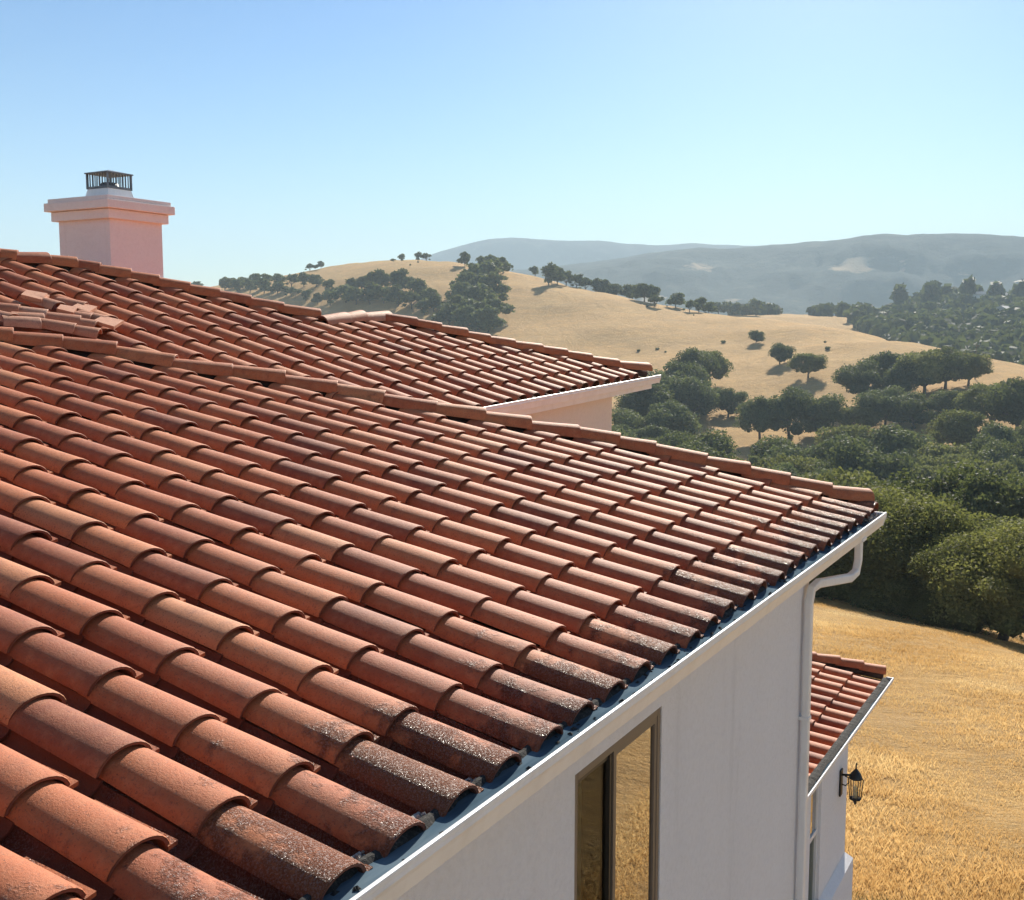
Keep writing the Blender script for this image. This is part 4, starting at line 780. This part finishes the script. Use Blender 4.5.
amp = np.clip((RR - 16) / 60, 0, 1)
def fsum(X, Y, base, n=5, seed=1):
    r_ = np.random.default_rng(seed); o_ = 0
    for k in range(n):
        for _ in range(3):
            th = r_.random() * 6.283; ph = r_.random() * 6.283; fq_ = 2 * PI / base * 1.9 ** k
            o_ = o_ + np.sin(X * fq_ * math.cos(th) + Y * fq_ * math.sin(th) + ph + 1.3 * np.sin(X * fq_ * .37 + Y * fq_ * .29 + ph)) * .55 ** k / 3
    return o_
bumpz = fsum(XX, YY, 120., 6) * 1.5 * amp * np.clip(RR / 250, .15, 1.) + fsum(XX, YY, 14., 3, 5) * .10 * np.clip((RR - 13) / 12, 0, 1)
Z_ = Z_ + bumpz
na, nr = Z_.shape
vv = np.stack([XX, YY, Z_], -1).reshape(-1, 3)
idx = np.arange(na * nr).reshape(na, nr); nx = np.roll(idx, -1, 0)
q = np.stack([idx[:, :-1], idx[:, 1:], nx[:, 1:], nx[:, :-1]], -1).reshape(-1, 4)[:, ::-1]
me = bpy.data.meshes.new('ground'); me.from_pydata(vv.tolist(), [], q.tolist())
xs_ = AA.ravel(); rs_ = RR.ravel()
green = np.zeros(na * nr); wood = np.zeros(na * nr)
deg = np.degrees(np.where(xs_ > PI, xs_ - 2 * PI, xs_))
hx, hy, _ = l2w((15.2, 3.6, 0)); dd = np.hypot(vv[:, 0] - hx, vv[:, 1] - hy)
green += np.clip(1 - dd / 2.2, 0, 1) * .75
wood += np.where((rs_ > 900) & (deg > 14), np.clip((rs_ - 900) / 80, 0, 1), 0) * np.clip((deg - 15) / 2.5, 0, 1)
wood += np.where((rs_ > 560) & (rs_ <= 900), np.clip((deg - 17) / 3, 0, 1), 0)
wood += np.where((rs_ > 62) & (rs_ < 270) & (deg > 3), .46, 0)
wood = np.clip(wood + np.where(rs_ > 1250, 1, 0), 0, 1)
for nm, ar in (('green', green), ('wood', wood)):
    a_ = me.attributes.new(nm, 'FLOAT', 'POINT'); a_.data.foreach_set('value', ar.astype(np.float32))
me.polygons.foreach_set('use_smooth', [True] * len(me.polygons)); me.materials.append(M['ground'])
ground = bpy.data.objects.new('ground', me); col.objects.link(ground); tag(ground, 'golden dry grass hills and the slope below the house', None, None, 'structure')
def gz(x, y):
    r = math.hypot(x, y); a_ = math.atan2(x, y)
    fi = (a_ - front[0]) / (front[1] - front[0]); i = int(min(max(fi, 0), NF - 2)); t = min(max(fi - i, 0), 1)
    j = int(min(max(np.searchsorted(gr_, r) - 1, 0), nr - 2)); s = (r - gr_[j]) / (gr_[j + 1] - gr_[j])
    return float((Z_[i, j] * (1 - s) + Z_[i, j + 1] * s) * (1 - t) + (Z_[i + 1, j] * (1 - s) + Z_[i + 1, j + 1] * s) * t)

def mountain(name, MT, rc, r0, r1, seed, label, clear):
    az_ = np.radians(np.arange(-48, 52, .16)); rr = np.linspace(r0, r1, 70)
    ma = np.array([m[0] for m in MT]); mt = np.array([m[1] for m in MT])
    A2, R2_ = np.meshgrid(az_, rr, indexing='ij')
    crest = np.interp(az_, ma, mt) * rc + CAMZ
    k = np.exp(-.5 * (np.arange(-9, 10) / 4.) ** 2); k /= k.sum(); crest = np.convolve(np.pad(crest, 9, mode='edge'), k, 'valid')
    t = np.where(R2_ < rc, (R2_ - r0) / (rc - r0), 1 - (R2_ - rc) / (r1 - rc))
    X = R2_ * np.sin(A2); Y = R2_ * np.cos(A2)
    n1 = fsum(X, Y, 900, 6, seed); n2 = fsum(X, Y, 160, 3, seed + 1)
    z = -120 + (crest[:, None] + 120) * sstep(t) ** .8 + (n1 * 26 + n2 * 6) * np.sin(np.clip(t, 0, 1) * PI) + n2 * 1.5
    vv_ = np.stack([X, Y, z], -1).reshape(-1, 3); n_a, n_r = z.shape
    id_ = np.arange(n_a * n_r).reshape(n_a, n_r)
    q_ = np.stack([id_[:-1, :-1], id_[:-1, 1:], id_[1:, 1:], id_[1:, :-1]], -1).reshape(-1, 4)[:, ::-1]
    me_ = bpy.data.meshes.new(name); me_.from_pydata(vv_.tolist(), [], q_.tolist())
    bare = np.zeros_like(z)
    for (ad, rd, sa, sr_, s_) in clear:
        bare = np.maximum(bare, s_ * np.exp(-((np.degrees(A2) - ad - (R2_ - rd) * .0) / sa) ** 2 - ((R2_ - rd) / sr_) ** 2))
    a2 = me_.attributes.new('bare', 'FLOAT', 'POINT'); a2.data.foreach_set('value', bare.ravel().astype(np.float32))
    me_.polygons.foreach_set('use_smooth', [True] * len(me_.polygons)); me_.materials.append(M['mountain'])
    o_ = bpy.data.objects.new(name, me_); col.objects.link(o_); tag(o_, label, None, None, 'structure')
mountain('mountain', MT1, 3100, 1900, 3900, 11, 'hazy blue wooded mountain on the right', [(16.9, 2680, 1.3, 55, 1.0), (19.3, 2700, .5, 40, .62), (9.6, 2750, 1.6, 90, .60), (7.2, 2520, 1.1, 60, .75), (11.3, 2500, 1.0, 60, .6), (22, 2650, .8, 40, .5)])
mountain('mountain_range', MT2, 5000, 4200, 5800, 23, 'pale far mountain range on the horizon', [])

# ------------------------------------------------------------------ trees
def leaf_mesh(name, n, size, lobes, seed, spread=1., flat=.95, mat_=None, trunk=False, core=True):
    """crown 1 m tall: leaf clumps on many small domes; stands on z=0 with its underside at .12"""
    r_ = np.random.default_rng(seed); V = []; F_ = []; R_ = []
    L_ = []
    for k in range(lobes):
        a_ = r_.random() * 6.283; d_ = .36 * spread * r_.random() ** .6; zc = .15 + (.65 * r_.random() ** .8) * (1 - (d_ / (.46 * spread)) ** 2 * .6)
        L_.append((d_ * math.cos(a_), d_ * math.sin(a_), zc, .07 + .16 * r_.random() ** 1.4))
    L_.append((0, 0, .50, .26)); L_ = np.array(L_)
    w_ = L_[:, 3] ** 2; w_ /= w_.sum()
    k = r_.choice(len(L_), n, p=w_)
    d = r_.normal(0, 1, (n, 3)); d /= np.linalg.norm(d, axis=1)[:, None]; d[:, 2] = np.where(d[:, 2] < -.35, -d[:, 2], d[:, 2])
    rad = L_[k, 3] * (.66 + .50 * r_.random(n) ** .8 + .16 * (r_.random(n) < .08))
    c = L_[k, :3] + d * rad[:, None] * np.array([1.05, 1.05, flat])
    c[:, 2] = np.clip(c[:, 2], .045, .99)
    nn = d * .7 + r_.normal(0, .6, (n, 3)); nn /= np.linalg.norm(nn, axis=1)[:, None]
    t1 = np.cross(nn, r_.normal(0, 1, (n, 3))); t1 /= np.linalg.norm(t1, axis=1)[:, None]; t2 = np.cross(nn, t1)
    s = size * (.55 + .9 * r_.random(n))[:, None]
    q_ = np.stack([c - t1 * s - t2 * s * .6, c + t1 * s * .9 - t2 * s * .5, c + t1 * s + t2 * s * .6, c - t1 * s * .7 + t2 * s * .7], 1)
    V = q_.reshape(-1, 3); f = np.arange(n * 4).reshape(n, 4).tolist()
    lobe_tone = r_.random(len(L_))[k]
    clump = .5 * lobe_tone + .5 * ((np.sin(c[:, 0] * 17 + seed) + np.sin(c[:, 1] * 19 + 2 * seed) + np.sin(c[:, 2] * 23)) / 6 + .5)
    R_ = np.repeat(np.clip(.55 * r_.random(n) + .45 * clump, 0, 1), 4)
    Vl = V.tolist(); Rl = R_.tolist()
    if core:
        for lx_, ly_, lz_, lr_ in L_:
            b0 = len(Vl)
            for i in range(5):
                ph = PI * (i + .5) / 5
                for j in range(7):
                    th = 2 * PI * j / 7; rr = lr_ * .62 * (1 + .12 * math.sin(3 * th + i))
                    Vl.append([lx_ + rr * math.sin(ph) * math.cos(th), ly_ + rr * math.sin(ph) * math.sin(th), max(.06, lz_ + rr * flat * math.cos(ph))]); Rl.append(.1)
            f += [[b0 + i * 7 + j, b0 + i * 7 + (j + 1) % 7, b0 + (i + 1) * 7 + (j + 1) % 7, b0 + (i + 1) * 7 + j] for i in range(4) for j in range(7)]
    ntri = len(f)
    me_ = bpy.data.meshes.new(name)
    if trunk:
        mb = MB(); trunk_into(mb, seed, spread); b0 = len(Vl); Vl += [list(v) for v in mb.v]; Rl += mb.r; f += [[i + b0 for i in t] for t in mb.f]
    me_.from_pydata(Vl, [], f); a_ = me_.attributes.new('rnd', 'FLOAT', 'POINT'); a_.data.foreach_set('value', Rl)
    me_.materials.append(mat_ or M['oak'])
    if trunk:
        me_.materials.append(M['bark']); me_.polygons.foreach_set('material_index', [0] * ntri + [1] * (len(f) - ntri))
    return me_
def trunk_into(mb, seed, spread=1.):
    r_ = np.random.default_rng(seed + 100)
    b_ = r_.normal(0, .015, 2)
    mb.tube([(0, 0, -.08), (b_[0], b_[1], .08), (b_[0] * 2, b_[1] * 2, .2), (b_[0] * 2.5, b_[1] * 2, .42)], [.034, .026, .021, .012], seg=7)
    for k in range(5):
        a_ = k * 1.26 + r_.random(); x, y = math.cos(a_), math.sin(a_); s_ = .26 * spread * (.8 + .4 * r_.random())
        z0 = .12 + .07 * r_.random()
        mb.tube([(b_[0], b_[1], z0), (x * s_ * .4, y * s_ * .4, z0 + .12), (x * s_, y * s_, .34 + .1 * r_.random())], [.016, .012, .005], seg=5)
def trunk_mesh(name, seed, spread=1.):
    mb = MB(); trunk_into(mb, seed, spread)
    me_ = bpy.data.meshes.new(name); me_.from_pydata([list(v) for v in mb.v], [], mb.f); me_.materials.append(M['bark'])
    me_.polygons.foreach_set('use_smooth', [True] * len(me_.polygons)); return me_
NEAR = [(leaf_mesh('crown', 42000, .0078, 38, 40 + k, 1.05 + .12 * k, mat_=M['oak_pale'] if k != 3 else M['oak']), trunk_mesh('trunk', 40 + k)) for k in range(4)]
MID = [(leaf_mesh('crown', 9500, .0145, 30, 60 + k, .9 + .18 * (k % 3), mat_=M['oak'] if k not in (2,) else M['oak_pale']), trunk_mesh('trunk', 60 + k)) for k in range(6)]
SMALL = [leaf_mesh('small_oak', 900, .042, 11, 80 + k, 1.0 + .1 * k, mat_=M['oak'], trunk=True) for k in range(4)]
def put_tree(x, y, H_, w, protos, label, group, name='oak_tree', zoff=0.):
    o_ = empty(name, (x, y, gz(x, y) + zoff), random.random() * 6.28); o_.scale = (H_ * w, H_ * w, H_)
    c_, t_ = random.choice(protos)
    for nm, me_ in (('crown', c_), ('trunk', t_)):
        ob = bpy.data.objects.new(nm, me_); col.objects.link(ob); ob.parent = o_
    tag(o_, label, 'tree', group); return o_
def put_small(x, y, H_, w, label, group):
    o_ = bpy.data.objects.new('oak_tree', random.choice(SMALL)); col.objects.link(o_)
    o_.location = (x, y, gz(x, y)); o_.rotation_euler = (0, 0, random.random() * 6.28); o_.scale = (H_ * w, H_ * w, H_)
    tag(o_, label, 'tree', group); return o_
LAB = {}
SK = 'small oaks dotted along the hill skyline'
def lab(i0, i1, text, group): 
    for i in range(i0, i1): LAB[i] = (text, group)
lab(0, 1, 'small dark oak on the skyline just right of the chimney', SK)
lab(1, 2, 'bushy dark oak on the skyline, second to the right of the chimney', SK)
lab(2, 6, 'tiny dark shrub-like oak on the left hill skyline', SK)
lab(6, 8, 'small round oak in the pair on the left hill skyline', SK)
lab(8, 9, 'tiny bush beside the pair of oaks on the hilltop', SK)
lab(9, 10, 'small oak standing left of the two joined oaks on the hilltop', SK)
lab(10, 12, 'small oak of the touching pair on the very top of the golden hill', SK)
RO = 'oaks in the row across the shoulder of the golden hill'
lab(12, 13, 'lone round oak with a low shadow at the left end of the hill row', RO)
lab(13, 17, 'dark oak in the short string above the wooded gully', RO)
lab(17, 18, 'small lone oak between the two strings of trees on the ridge', RO)
lab(18, 20, 'tall dark oak at the left end of the long string on the ridge', RO)
lab(20, 26, 'dark oak in the long string along the ridge shoulder', RO)
lab(26, 29, 'large dark oak in the clump at the right end of the ridge string', RO)
lab(29, 30, 'low bush below the clump at the right end of the ridge string', RO)
lab(30, 31, 'dark oak right of the ridge clump with its own shadow', RO)
lab(31, 39, 'dark oak in the line just behind the crest of the golden hill', 'oaks behind the crest')
LN = 'lone oaks on the open golden slope'
lab(39, 40, 'small round lone oak, highest on the open golden slope', LN)
lab(40, 41, 'lone oak with a thin visible trunk in the middle of the golden slope', LN)
lab(41, 42, 'broad lone oak with a big dark shadow on the golden slope', LN)
lab(42, 43, 'lone oak with a slim trunk left of the valley trees', LN)
lab(43, 47, 'dark oak in the row at the foot of the golden slope', 'oaks at the foot of the golden slope')
lab(47, 56, 'dark oak in the big grove on the right of the golden slope', 'grove on the right of the golden slope')
lab(56, 59, 'lower dark oak at the front of the big grove on the golden slope', 'grove on the right of the golden slope')
lab(54, 56, 'very large dark oak beside the grove at the right edge', 'grove on the right of the golden slope')
lab(59, 70, 'dark oak in the dense gully clump beside the upper roof corner', 'clump beside the upper roof corner')
lab(70, 87, 'dark oak packed in the narrow gully wood on the left hill', 'gully wood on the left hill')
lab(87, 103, 'dark oak in the middle wood above the short pale ridge', 'middle wood on the left hill')
lab(103, 122, 'dark oak in the wide wood right of the chimney', 'wide wood on the left hill')
for i, (x, y, H_, w) in enumerate(SINGLES):
    t, g = LAB[i]
    if 39 <= i < 70: put_tree(x, y, H_ * 1.05, w, MID, t, g)
    else: put_small(x, y, H_ * (1.3 if 70 <= i < 87 else 1.1 if i < 103 else .95), w, t, g)
for i, (x, y, s_, w) in enumerate(FOREST):
    r = math.hypot(x, y)
    if r < 110 and i % 3 == 0: continue
    if r > 110 and fsum(np.array([x]), np.array([y]), 70, 3, 21)[0] > .42: continue
    if r < 105: put_tree(x, y, min(s_ * 1.2, 8.) * random.uniform(.7, 1.1), w * .95, NEAR, 'grey-green oak in the nearer part of the valley wood', 'oaks in the nearer valley wood', zoff=-.3)
    else: put_tree(x, y, s_ * 1.3 * random.uniform(.75, 1.2), w * .95, MID, 'dark oak in the farther part of the valley wood', 'oaks in the farther valley wood', zoff=-.4)
EDGE = [(.262, 62.5, 5.4, 'dark leafy oak half hidden behind the gutter elbow'), (.300, 62, 6.4, 'pale green oak at the field edge just right of the gutter elbow'),
        (.335, 61.5, 8.0, 'broad yellow-green oak, largest at the edge of the golden field'), (.372, 60, 6.6, 'rounded grey-green oak in the middle of the field edge'),
        (.405, 56, 5.6, 'oak with a forked leaning trunk at the edge of the golden field'), (.445, 54, 6.9, 'oak at the right end of the field edge, cut by the picture')]
EDGE += [(.282, 66, 7.6, 'tall dark oak standing just behind the field edge by the elbow'), (.318, 66, 6.8, 'dark oak between the two leftmost edge oaks, set back'), (.354, 65, 8.6, 'tall crown rising behind the field edge oaks'), (.39, 62, 7.4, 'dark oak set back behind the forked edge oak'), (.425, 57, 6.6, 'round oak overlapping the right end of the field edge'), (.345, 58.5, 3.2, 'low pale bush at the foot of the edge oaks'), (.276, 60.5, 2.6, 'low dark bush at the foot of the leftmost edge oak'), (.388, 55.5, 2.8, 'small low bush at the grass edge')]
for a_, r, H_, t in EDGE:
    r += 2.5
    o_ = put_tree(r * math.sin(a_), r * math.cos(a_), H_, 1.12 if 'bush' not in t else 1.5, NEAR[:3], t, 'oaks along the edge of the golden field', zoff=-.25)
    if 'trunk' in t or 'round oak' in t or 'right of the gutter' in t:
        for ch_ in o_.children:
            if ch_.name.startswith('crown'): ch_.location = (0, 0, .17); ch_.scale = (.92, .92, .84)
            else: ch_.scale = (1.35, 1.35, 1.15); ch_.rotation_euler = (.14, -.12, 0)

# far woods that read as one mass
fw_ = MB(); r_ = np.random.default_rng(5)
def blob(x, y, H_, w):
    z = gz(x, y); n = 26
    d = r_.normal(0, 1, (n, 3)); d /= np.linalg.norm(d, axis=1)[:, None]; d[:, 2] = np.abs(d[:, 2])
    c = np.array([x, y, z + H_ * .38]) + d * np.array([w * .5, w * .5, H_ * .55]) * (.8 + .3 * r_.random(n))[:, None]
    nn = d + r_.normal(0, .5, (n, 3)); t1 = np.cross(nn, r_.normal(0, 1, (n, 3))); t1 /= np.linalg.norm(t1, axis=1)[:, None]; t2 = np.cross(nn, t1); t2 /= np.linalg.norm(t2, axis=1)[:, None]
    s = H_ * .20
    for i in range(n):
        fw_.add([c[i] - t1[i] * s - t2[i] * s, c[i] + t1[i] * s - t2[i] * s, c[i] + t1[i] * s + t2[i] * s, c[i] - t1[i] * s + t2[i] * s], [(0, 1, 2, 3)], rnd=float(r_.random()))
    k = 8; v = [(x + w * .40 * math.cos(t), y + w * .40 * math.sin(t), z - 1) for t in np.linspace(0, 2 * PI, k, endpoint=False)] + [(x + w * .36 * math.cos(t), y + w * .36 * math.sin(t), z + H_ * .55) for t in np.linspace(0, 2 * PI, k, endpoint=False)] + [(x, y, z + H_ * .85)]
    fw_.add(v, [(j, (j + 1) % k, k + (j + 1) % k, k + j) for j in range(k)] + [(k + j, k + (j + 1) % k, 2 * k) for j in range(k)], rnd=.2)
for k in range(1500):
    a_ = math.radians(r_.uniform(17.0, 33)); r = r_.uniform(520, 1260)
    if r < 800 and a_ < math.radians(17 + (800 - r) / 45): continue
    x, y = r * math.sin(a_), r * math.cos(a_); H_ = r_.uniform(6, 11)
    if fsum(np.array([x]), np.array([y]), 220, 2, 77)[0] > .85: continue
    blob(x, y, H_, H_ * r_.uniform(1.1, 1.7))
for k in range(70):
    a_ = math.radians(r_.uniform(10.5, 17.5)); r = r_.uniform(915, 990); x, y = r * math.sin(a_), r * math.cos(a_)
    if math.sin(a_ * 95) < -.1: continue
    H_ = r_.uniform(6, 12); blob(x, y, H_, H_ * r_.uniform(1., 1.5))
for k in range(26):      # a few tall pointed trees on the wooded ridge
    a_ = math.radians(r_.uniform(19, 27.5)); r = r_.uniform(1000, 1150); x, y = r * math.sin(a_), r * math.cos(a_); blob(x, y, r_.uniform(14, 24), 9)
o_ = fw_.build('far_woodland', M['far_oak']); tag(o_, 'hazy dark wood covering the far ridge on the right', None, None, 'stuff')

sb = fw_; fw_ = MB()
for k in range(230):
    a_ = math.radians(r_.uniform(-16, 25)); r = r_.uniform(300, 760)
    x, y = r * math.sin(a_), r * math.cos(a_)
    if fsum(np.array([x]), np.array([y]), 160, 2, 41)[0] < .15: continue
    h_ = r_.uniform(.5, 1.5); blob(x, y, h_, h_ * r_.uniform(1.2, 2.6))
o_ = fw_.build('hill_scrub', M['oak']); tag(o_, 'tiny scattered scrub on the golden hillside', None, None, 'stuff')

# distant houses, pole
for (x, y, rz, t) in [(430., 985., .3, 'white house on the wooded ridge, farthest right'), (347.5, 782.5, .8, 'small pale house low among the far trees at the right edge'), (387.8, 935.2, -.3, 'tiny pale house in the far wood beside the tall trees')]:
    z = gz(x, y)
    e_ = empty('distant_house', (x, y, z + 3.), rz); tag(e_, t, 'house', 'pale houses on the far wooded ridge')
    w_ = MB(); w_.box((-9, -4, -5), (9, 4, 5)); w_.build('wall', M['wall_far'], e_)
    rf_ = MB(); rf_.prism([(-9.6, -4.8, 5.), (-9.6, 4.8, 5.), (-9.6, 0, 7.6)], (0, 0, 0), (19.2, 0, 0)); rf_.build('roof', M['roof_far'], e_)
px_, py_ = 154.5, 368.3
pb = MB(); pb.tube([(0, 0, -.5), (0, 0, 12.)], [.20, .13], seg=8); pb.box((-1.1, -.08, 11.), (1.1, .08, 11.2))
po = pb.build('utility_pole', M['pole']); po.location = (px_, py_, gz(px_, py_)); po.rotation_euler = (0, 0, .4); tag(po, 'thin wooden utility pole on the right end of the golden slope', 'utility pole')

# ------------------------------------------------------------------ dry grass on the near slope
def blades(name, m, n, afun, rfun, hmin, hmax, wd, seed, clumpy=True):
    r_ = np.random.default_rng(seed)
    if clumpy:
        nc = n // 14; ca = afun(r_, nc); cr = rfun(r_, nc); k = r_.integers(0, nc, n)
        sp = .10 + .05 * r_.random(n)
        x = cr[k] * np.sin(ca[k]) + r_.normal(0, 1, n) * sp; y = cr[k] * np.cos(ca[k]) + r_.normal(0, 1, n) * sp
        hh = (hmin + (hmax - hmin) * r_.random(nc) ** 1.5)[k] * (.6 + .6 * r_.random(n)); tone = r_.random(nc)[k]
    z = np.array([gz(a_, b_) for a_, b_ in zip(x, y)])
    pt = fsum(x, y, 9., 3, 3); hh = hh * np.clip(1 + .6 * pt, .3, 1.8)
    th = r_.random(n) * 6.283; lean = .15 + .5 * r_.random(n); la_ = r_.random(n) * 6.283
    bx = wd * (.6 + .8 * r_.random(n)) * np.clip(np.hypot(x, y) / 22, .8, 2.)
    dx, dy = np.cos(th) * bx, np.sin(th) * bx
    lx_, ly_ = np.cos(la_) * lean * hh, np.sin(la_) * lean * hh
    P0 = np.stack([x - dx, y - dy, z - .02], -1); P1 = np.stack([x + dx, y + dy, z - .02], -1)
    P2 = np.stack([x + lx_ * .4 + dx * .7, y + ly_ * .4 + dy * .7, z + hh * .6], -1); P3 = np.stack([x + lx_, y + ly_, z + hh * .95], -1)
    V = np.stack([P0, P1, P2, P3], 1).reshape(-1, 3)
    me_ = bpy.data.meshes.new(name); me_.vertices.add(len(V)); me_.vertices.foreach_set('co', V.ravel())
    me_.loops.add(n * 4); me_.loops.foreach_set('vertex_index', np.arange(n * 4)); me_.polygons.add(n)
    me_.polygons.foreach_set('loop_start', np.arange(n) * 4); me_.update(calc_edges=True)
    rn = np.clip(.5 + .30 * fsum(x, y, 11., 4, 8) + .16 * (tone - .5) + .22 * (r_.random(n) - .5), 0, 1)
    a2 = me_.attributes.new('rnd', 'FLOAT', 'POINT'); a2.data.foreach_set('value', np.repeat(rn, 4).astype(np.float32)); me_.materials.append(m)
    ob = bpy.data.objects.new(name, me_); col.objects.link(ob); return ob
A0, A1 = math.radians(9), math.radians(40)
g1 = blades('dry_grass', M['straw'], 560000, lambda r_, n: r_.uniform(A0, A1, n), lambda r_, n: 12.5 + 52 * r_.random(n) ** 1.35, .03, .12, .0025, 31)
tag(g1, 'golden dry grass covering the slope below the house', None, None, 'stuff')
def ga_(r_, n): return r_.normal(math.radians(17.3), .035, n)
g3 = blades('green_weeds', M['weed'], 5200, ga_, lambda r_, n: r_.normal(15.3, .55, n), .04, .14, .006, 33)
tag(g3, 'low green weeds beside the foot of the lower wing', None, None, 'stuff')

# ------------------------------------------------------------------ light, air, camera
SUN_AZ, SUN_EL = math.radians(16.), math.radians(30.)
w = bpy.data.worlds.new('World'); sc.world = w; w.use_nodes = True; nt = w.node_tree
bg = nt.nodes['Background']; bg.inputs['Strength'].default_value = .08
sk = nt.nodes.new('ShaderNodeTexSky'); sk.sky_type = 'NISHITA'; sk.sun_disc = False
sk.sun_elevation = SUN_EL; sk.sun_rotation = SUN_AZ; sk.altitude = 200; sk.air_density = 1.0; sk.dust_density = .28; sk.ozone_density = 2.2; sk.air_density = 1.0
v1 = nt.nodes.new('ShaderNodeVectorMath'); v1.operation = 'SCALE'; v1.inputs['Scale'].default_value = .125
gmm = nt.nodes.new('ShaderNodeGamma'); gmm.inputs['Gamma'].default_value = 1.4
v2 = nt.nodes.new('ShaderNodeVectorMath'); v2.operation = 'SCALE'; v2.inputs['Scale'].default_value = 5.75
nt.links.new(sk.outputs[0], v1.inputs[0]); nt.links.new(v1.outputs[0], gmm.inputs['Color']); nt.links.new(gmm.outputs[0], v2.inputs[0]); hs = nt.nodes.new('ShaderNodeHueSaturation'); hs.inputs['Saturation'].default_value = 1.25
nt.links.new(v2.outputs[0], hs.inputs['Color']); nt.links.new(hs.outputs[0], bg.inputs['Color'])
sd_ = np.array([math.sin(SUN_AZ) * math.cos(SUN_EL), math.cos(SUN_AZ) * math.cos(SUN_EL), math.sin(SUN_EL)])
ld_ = bpy.data.lights.new('sun', 'SUN'); ld_.energy = 5.0; ld_.angle = math.radians(.5); ld_.color = (1., .92, .79)
lo = bpy.data.objects.new('sun', ld_); col.objects.link(lo)
from mathutils import Vector
lo.rotation_euler = Vector(sd_).to_track_quat('Z', 'Y').to_euler(); lo.location = (30, 30, 60)

hz = MB(); hz.box((-6450, -6450, -150), (6450, 6450, 560))
hm = bpy.data.materials.new('haze'); hm.use_nodes = True; ht = hm.node_tree; ht.nodes.clear()
ho = ht.nodes.new('ShaderNodeOutputMaterial'); pv = ht.nodes.new('ShaderNodeVolumePrincipled')
pv.inputs['Color'].default_value = (.68, .87, 1., 1); pv.inputs['Density'].default_value = HAZE; pv.inputs['Anisotropy'].default_value = 0.
ht.links.new(pv.outputs[0], ho.inputs['Volume'])
hzo = hz.build('haze', hm); tag(hzo, 'thin blue summer haze over the valley', None, None, 'stuff')

cam = bpy.data.cameras.new('camera'); co_ = bpy.data.objects.new('camera', cam); col.objects.link(co_)
cam.sensor_fit = 'HORIZONTAL'; cam.sensor_width = 36; cam.lens = 36 * 1102.45 / 1024
cam.clip_start = .1; cam.clip_end = 20000
co_.location = (0, 0, CAMZ); co_.rotation_euler = (PI / 2 - .1072, 0, 0)
sc.camera = co_
sc.view_settings.view_transform = 'Standard'; sc.view_settings.look = 'None'; sc.view_settings.exposure = EXPO; sc.view_settings.gamma = 1
sc.render.engine = 'CYCLES'; c_ = sc.cycles
c_.use_denoising = True
try: c_.denoiser = 'OPENIMAGEDENOISE'
except Exception: pass
c_.max_bounces = 8; c_.diffuse_bounces = 4; c_.glossy_bounces = 4; c_.transmission_bounces = 4; c_.transparent_max_bounces = 8; c_.volume_bounces = 1
c_.sample_clamp_indirect = 6
c_.use_adaptive_sampling = False
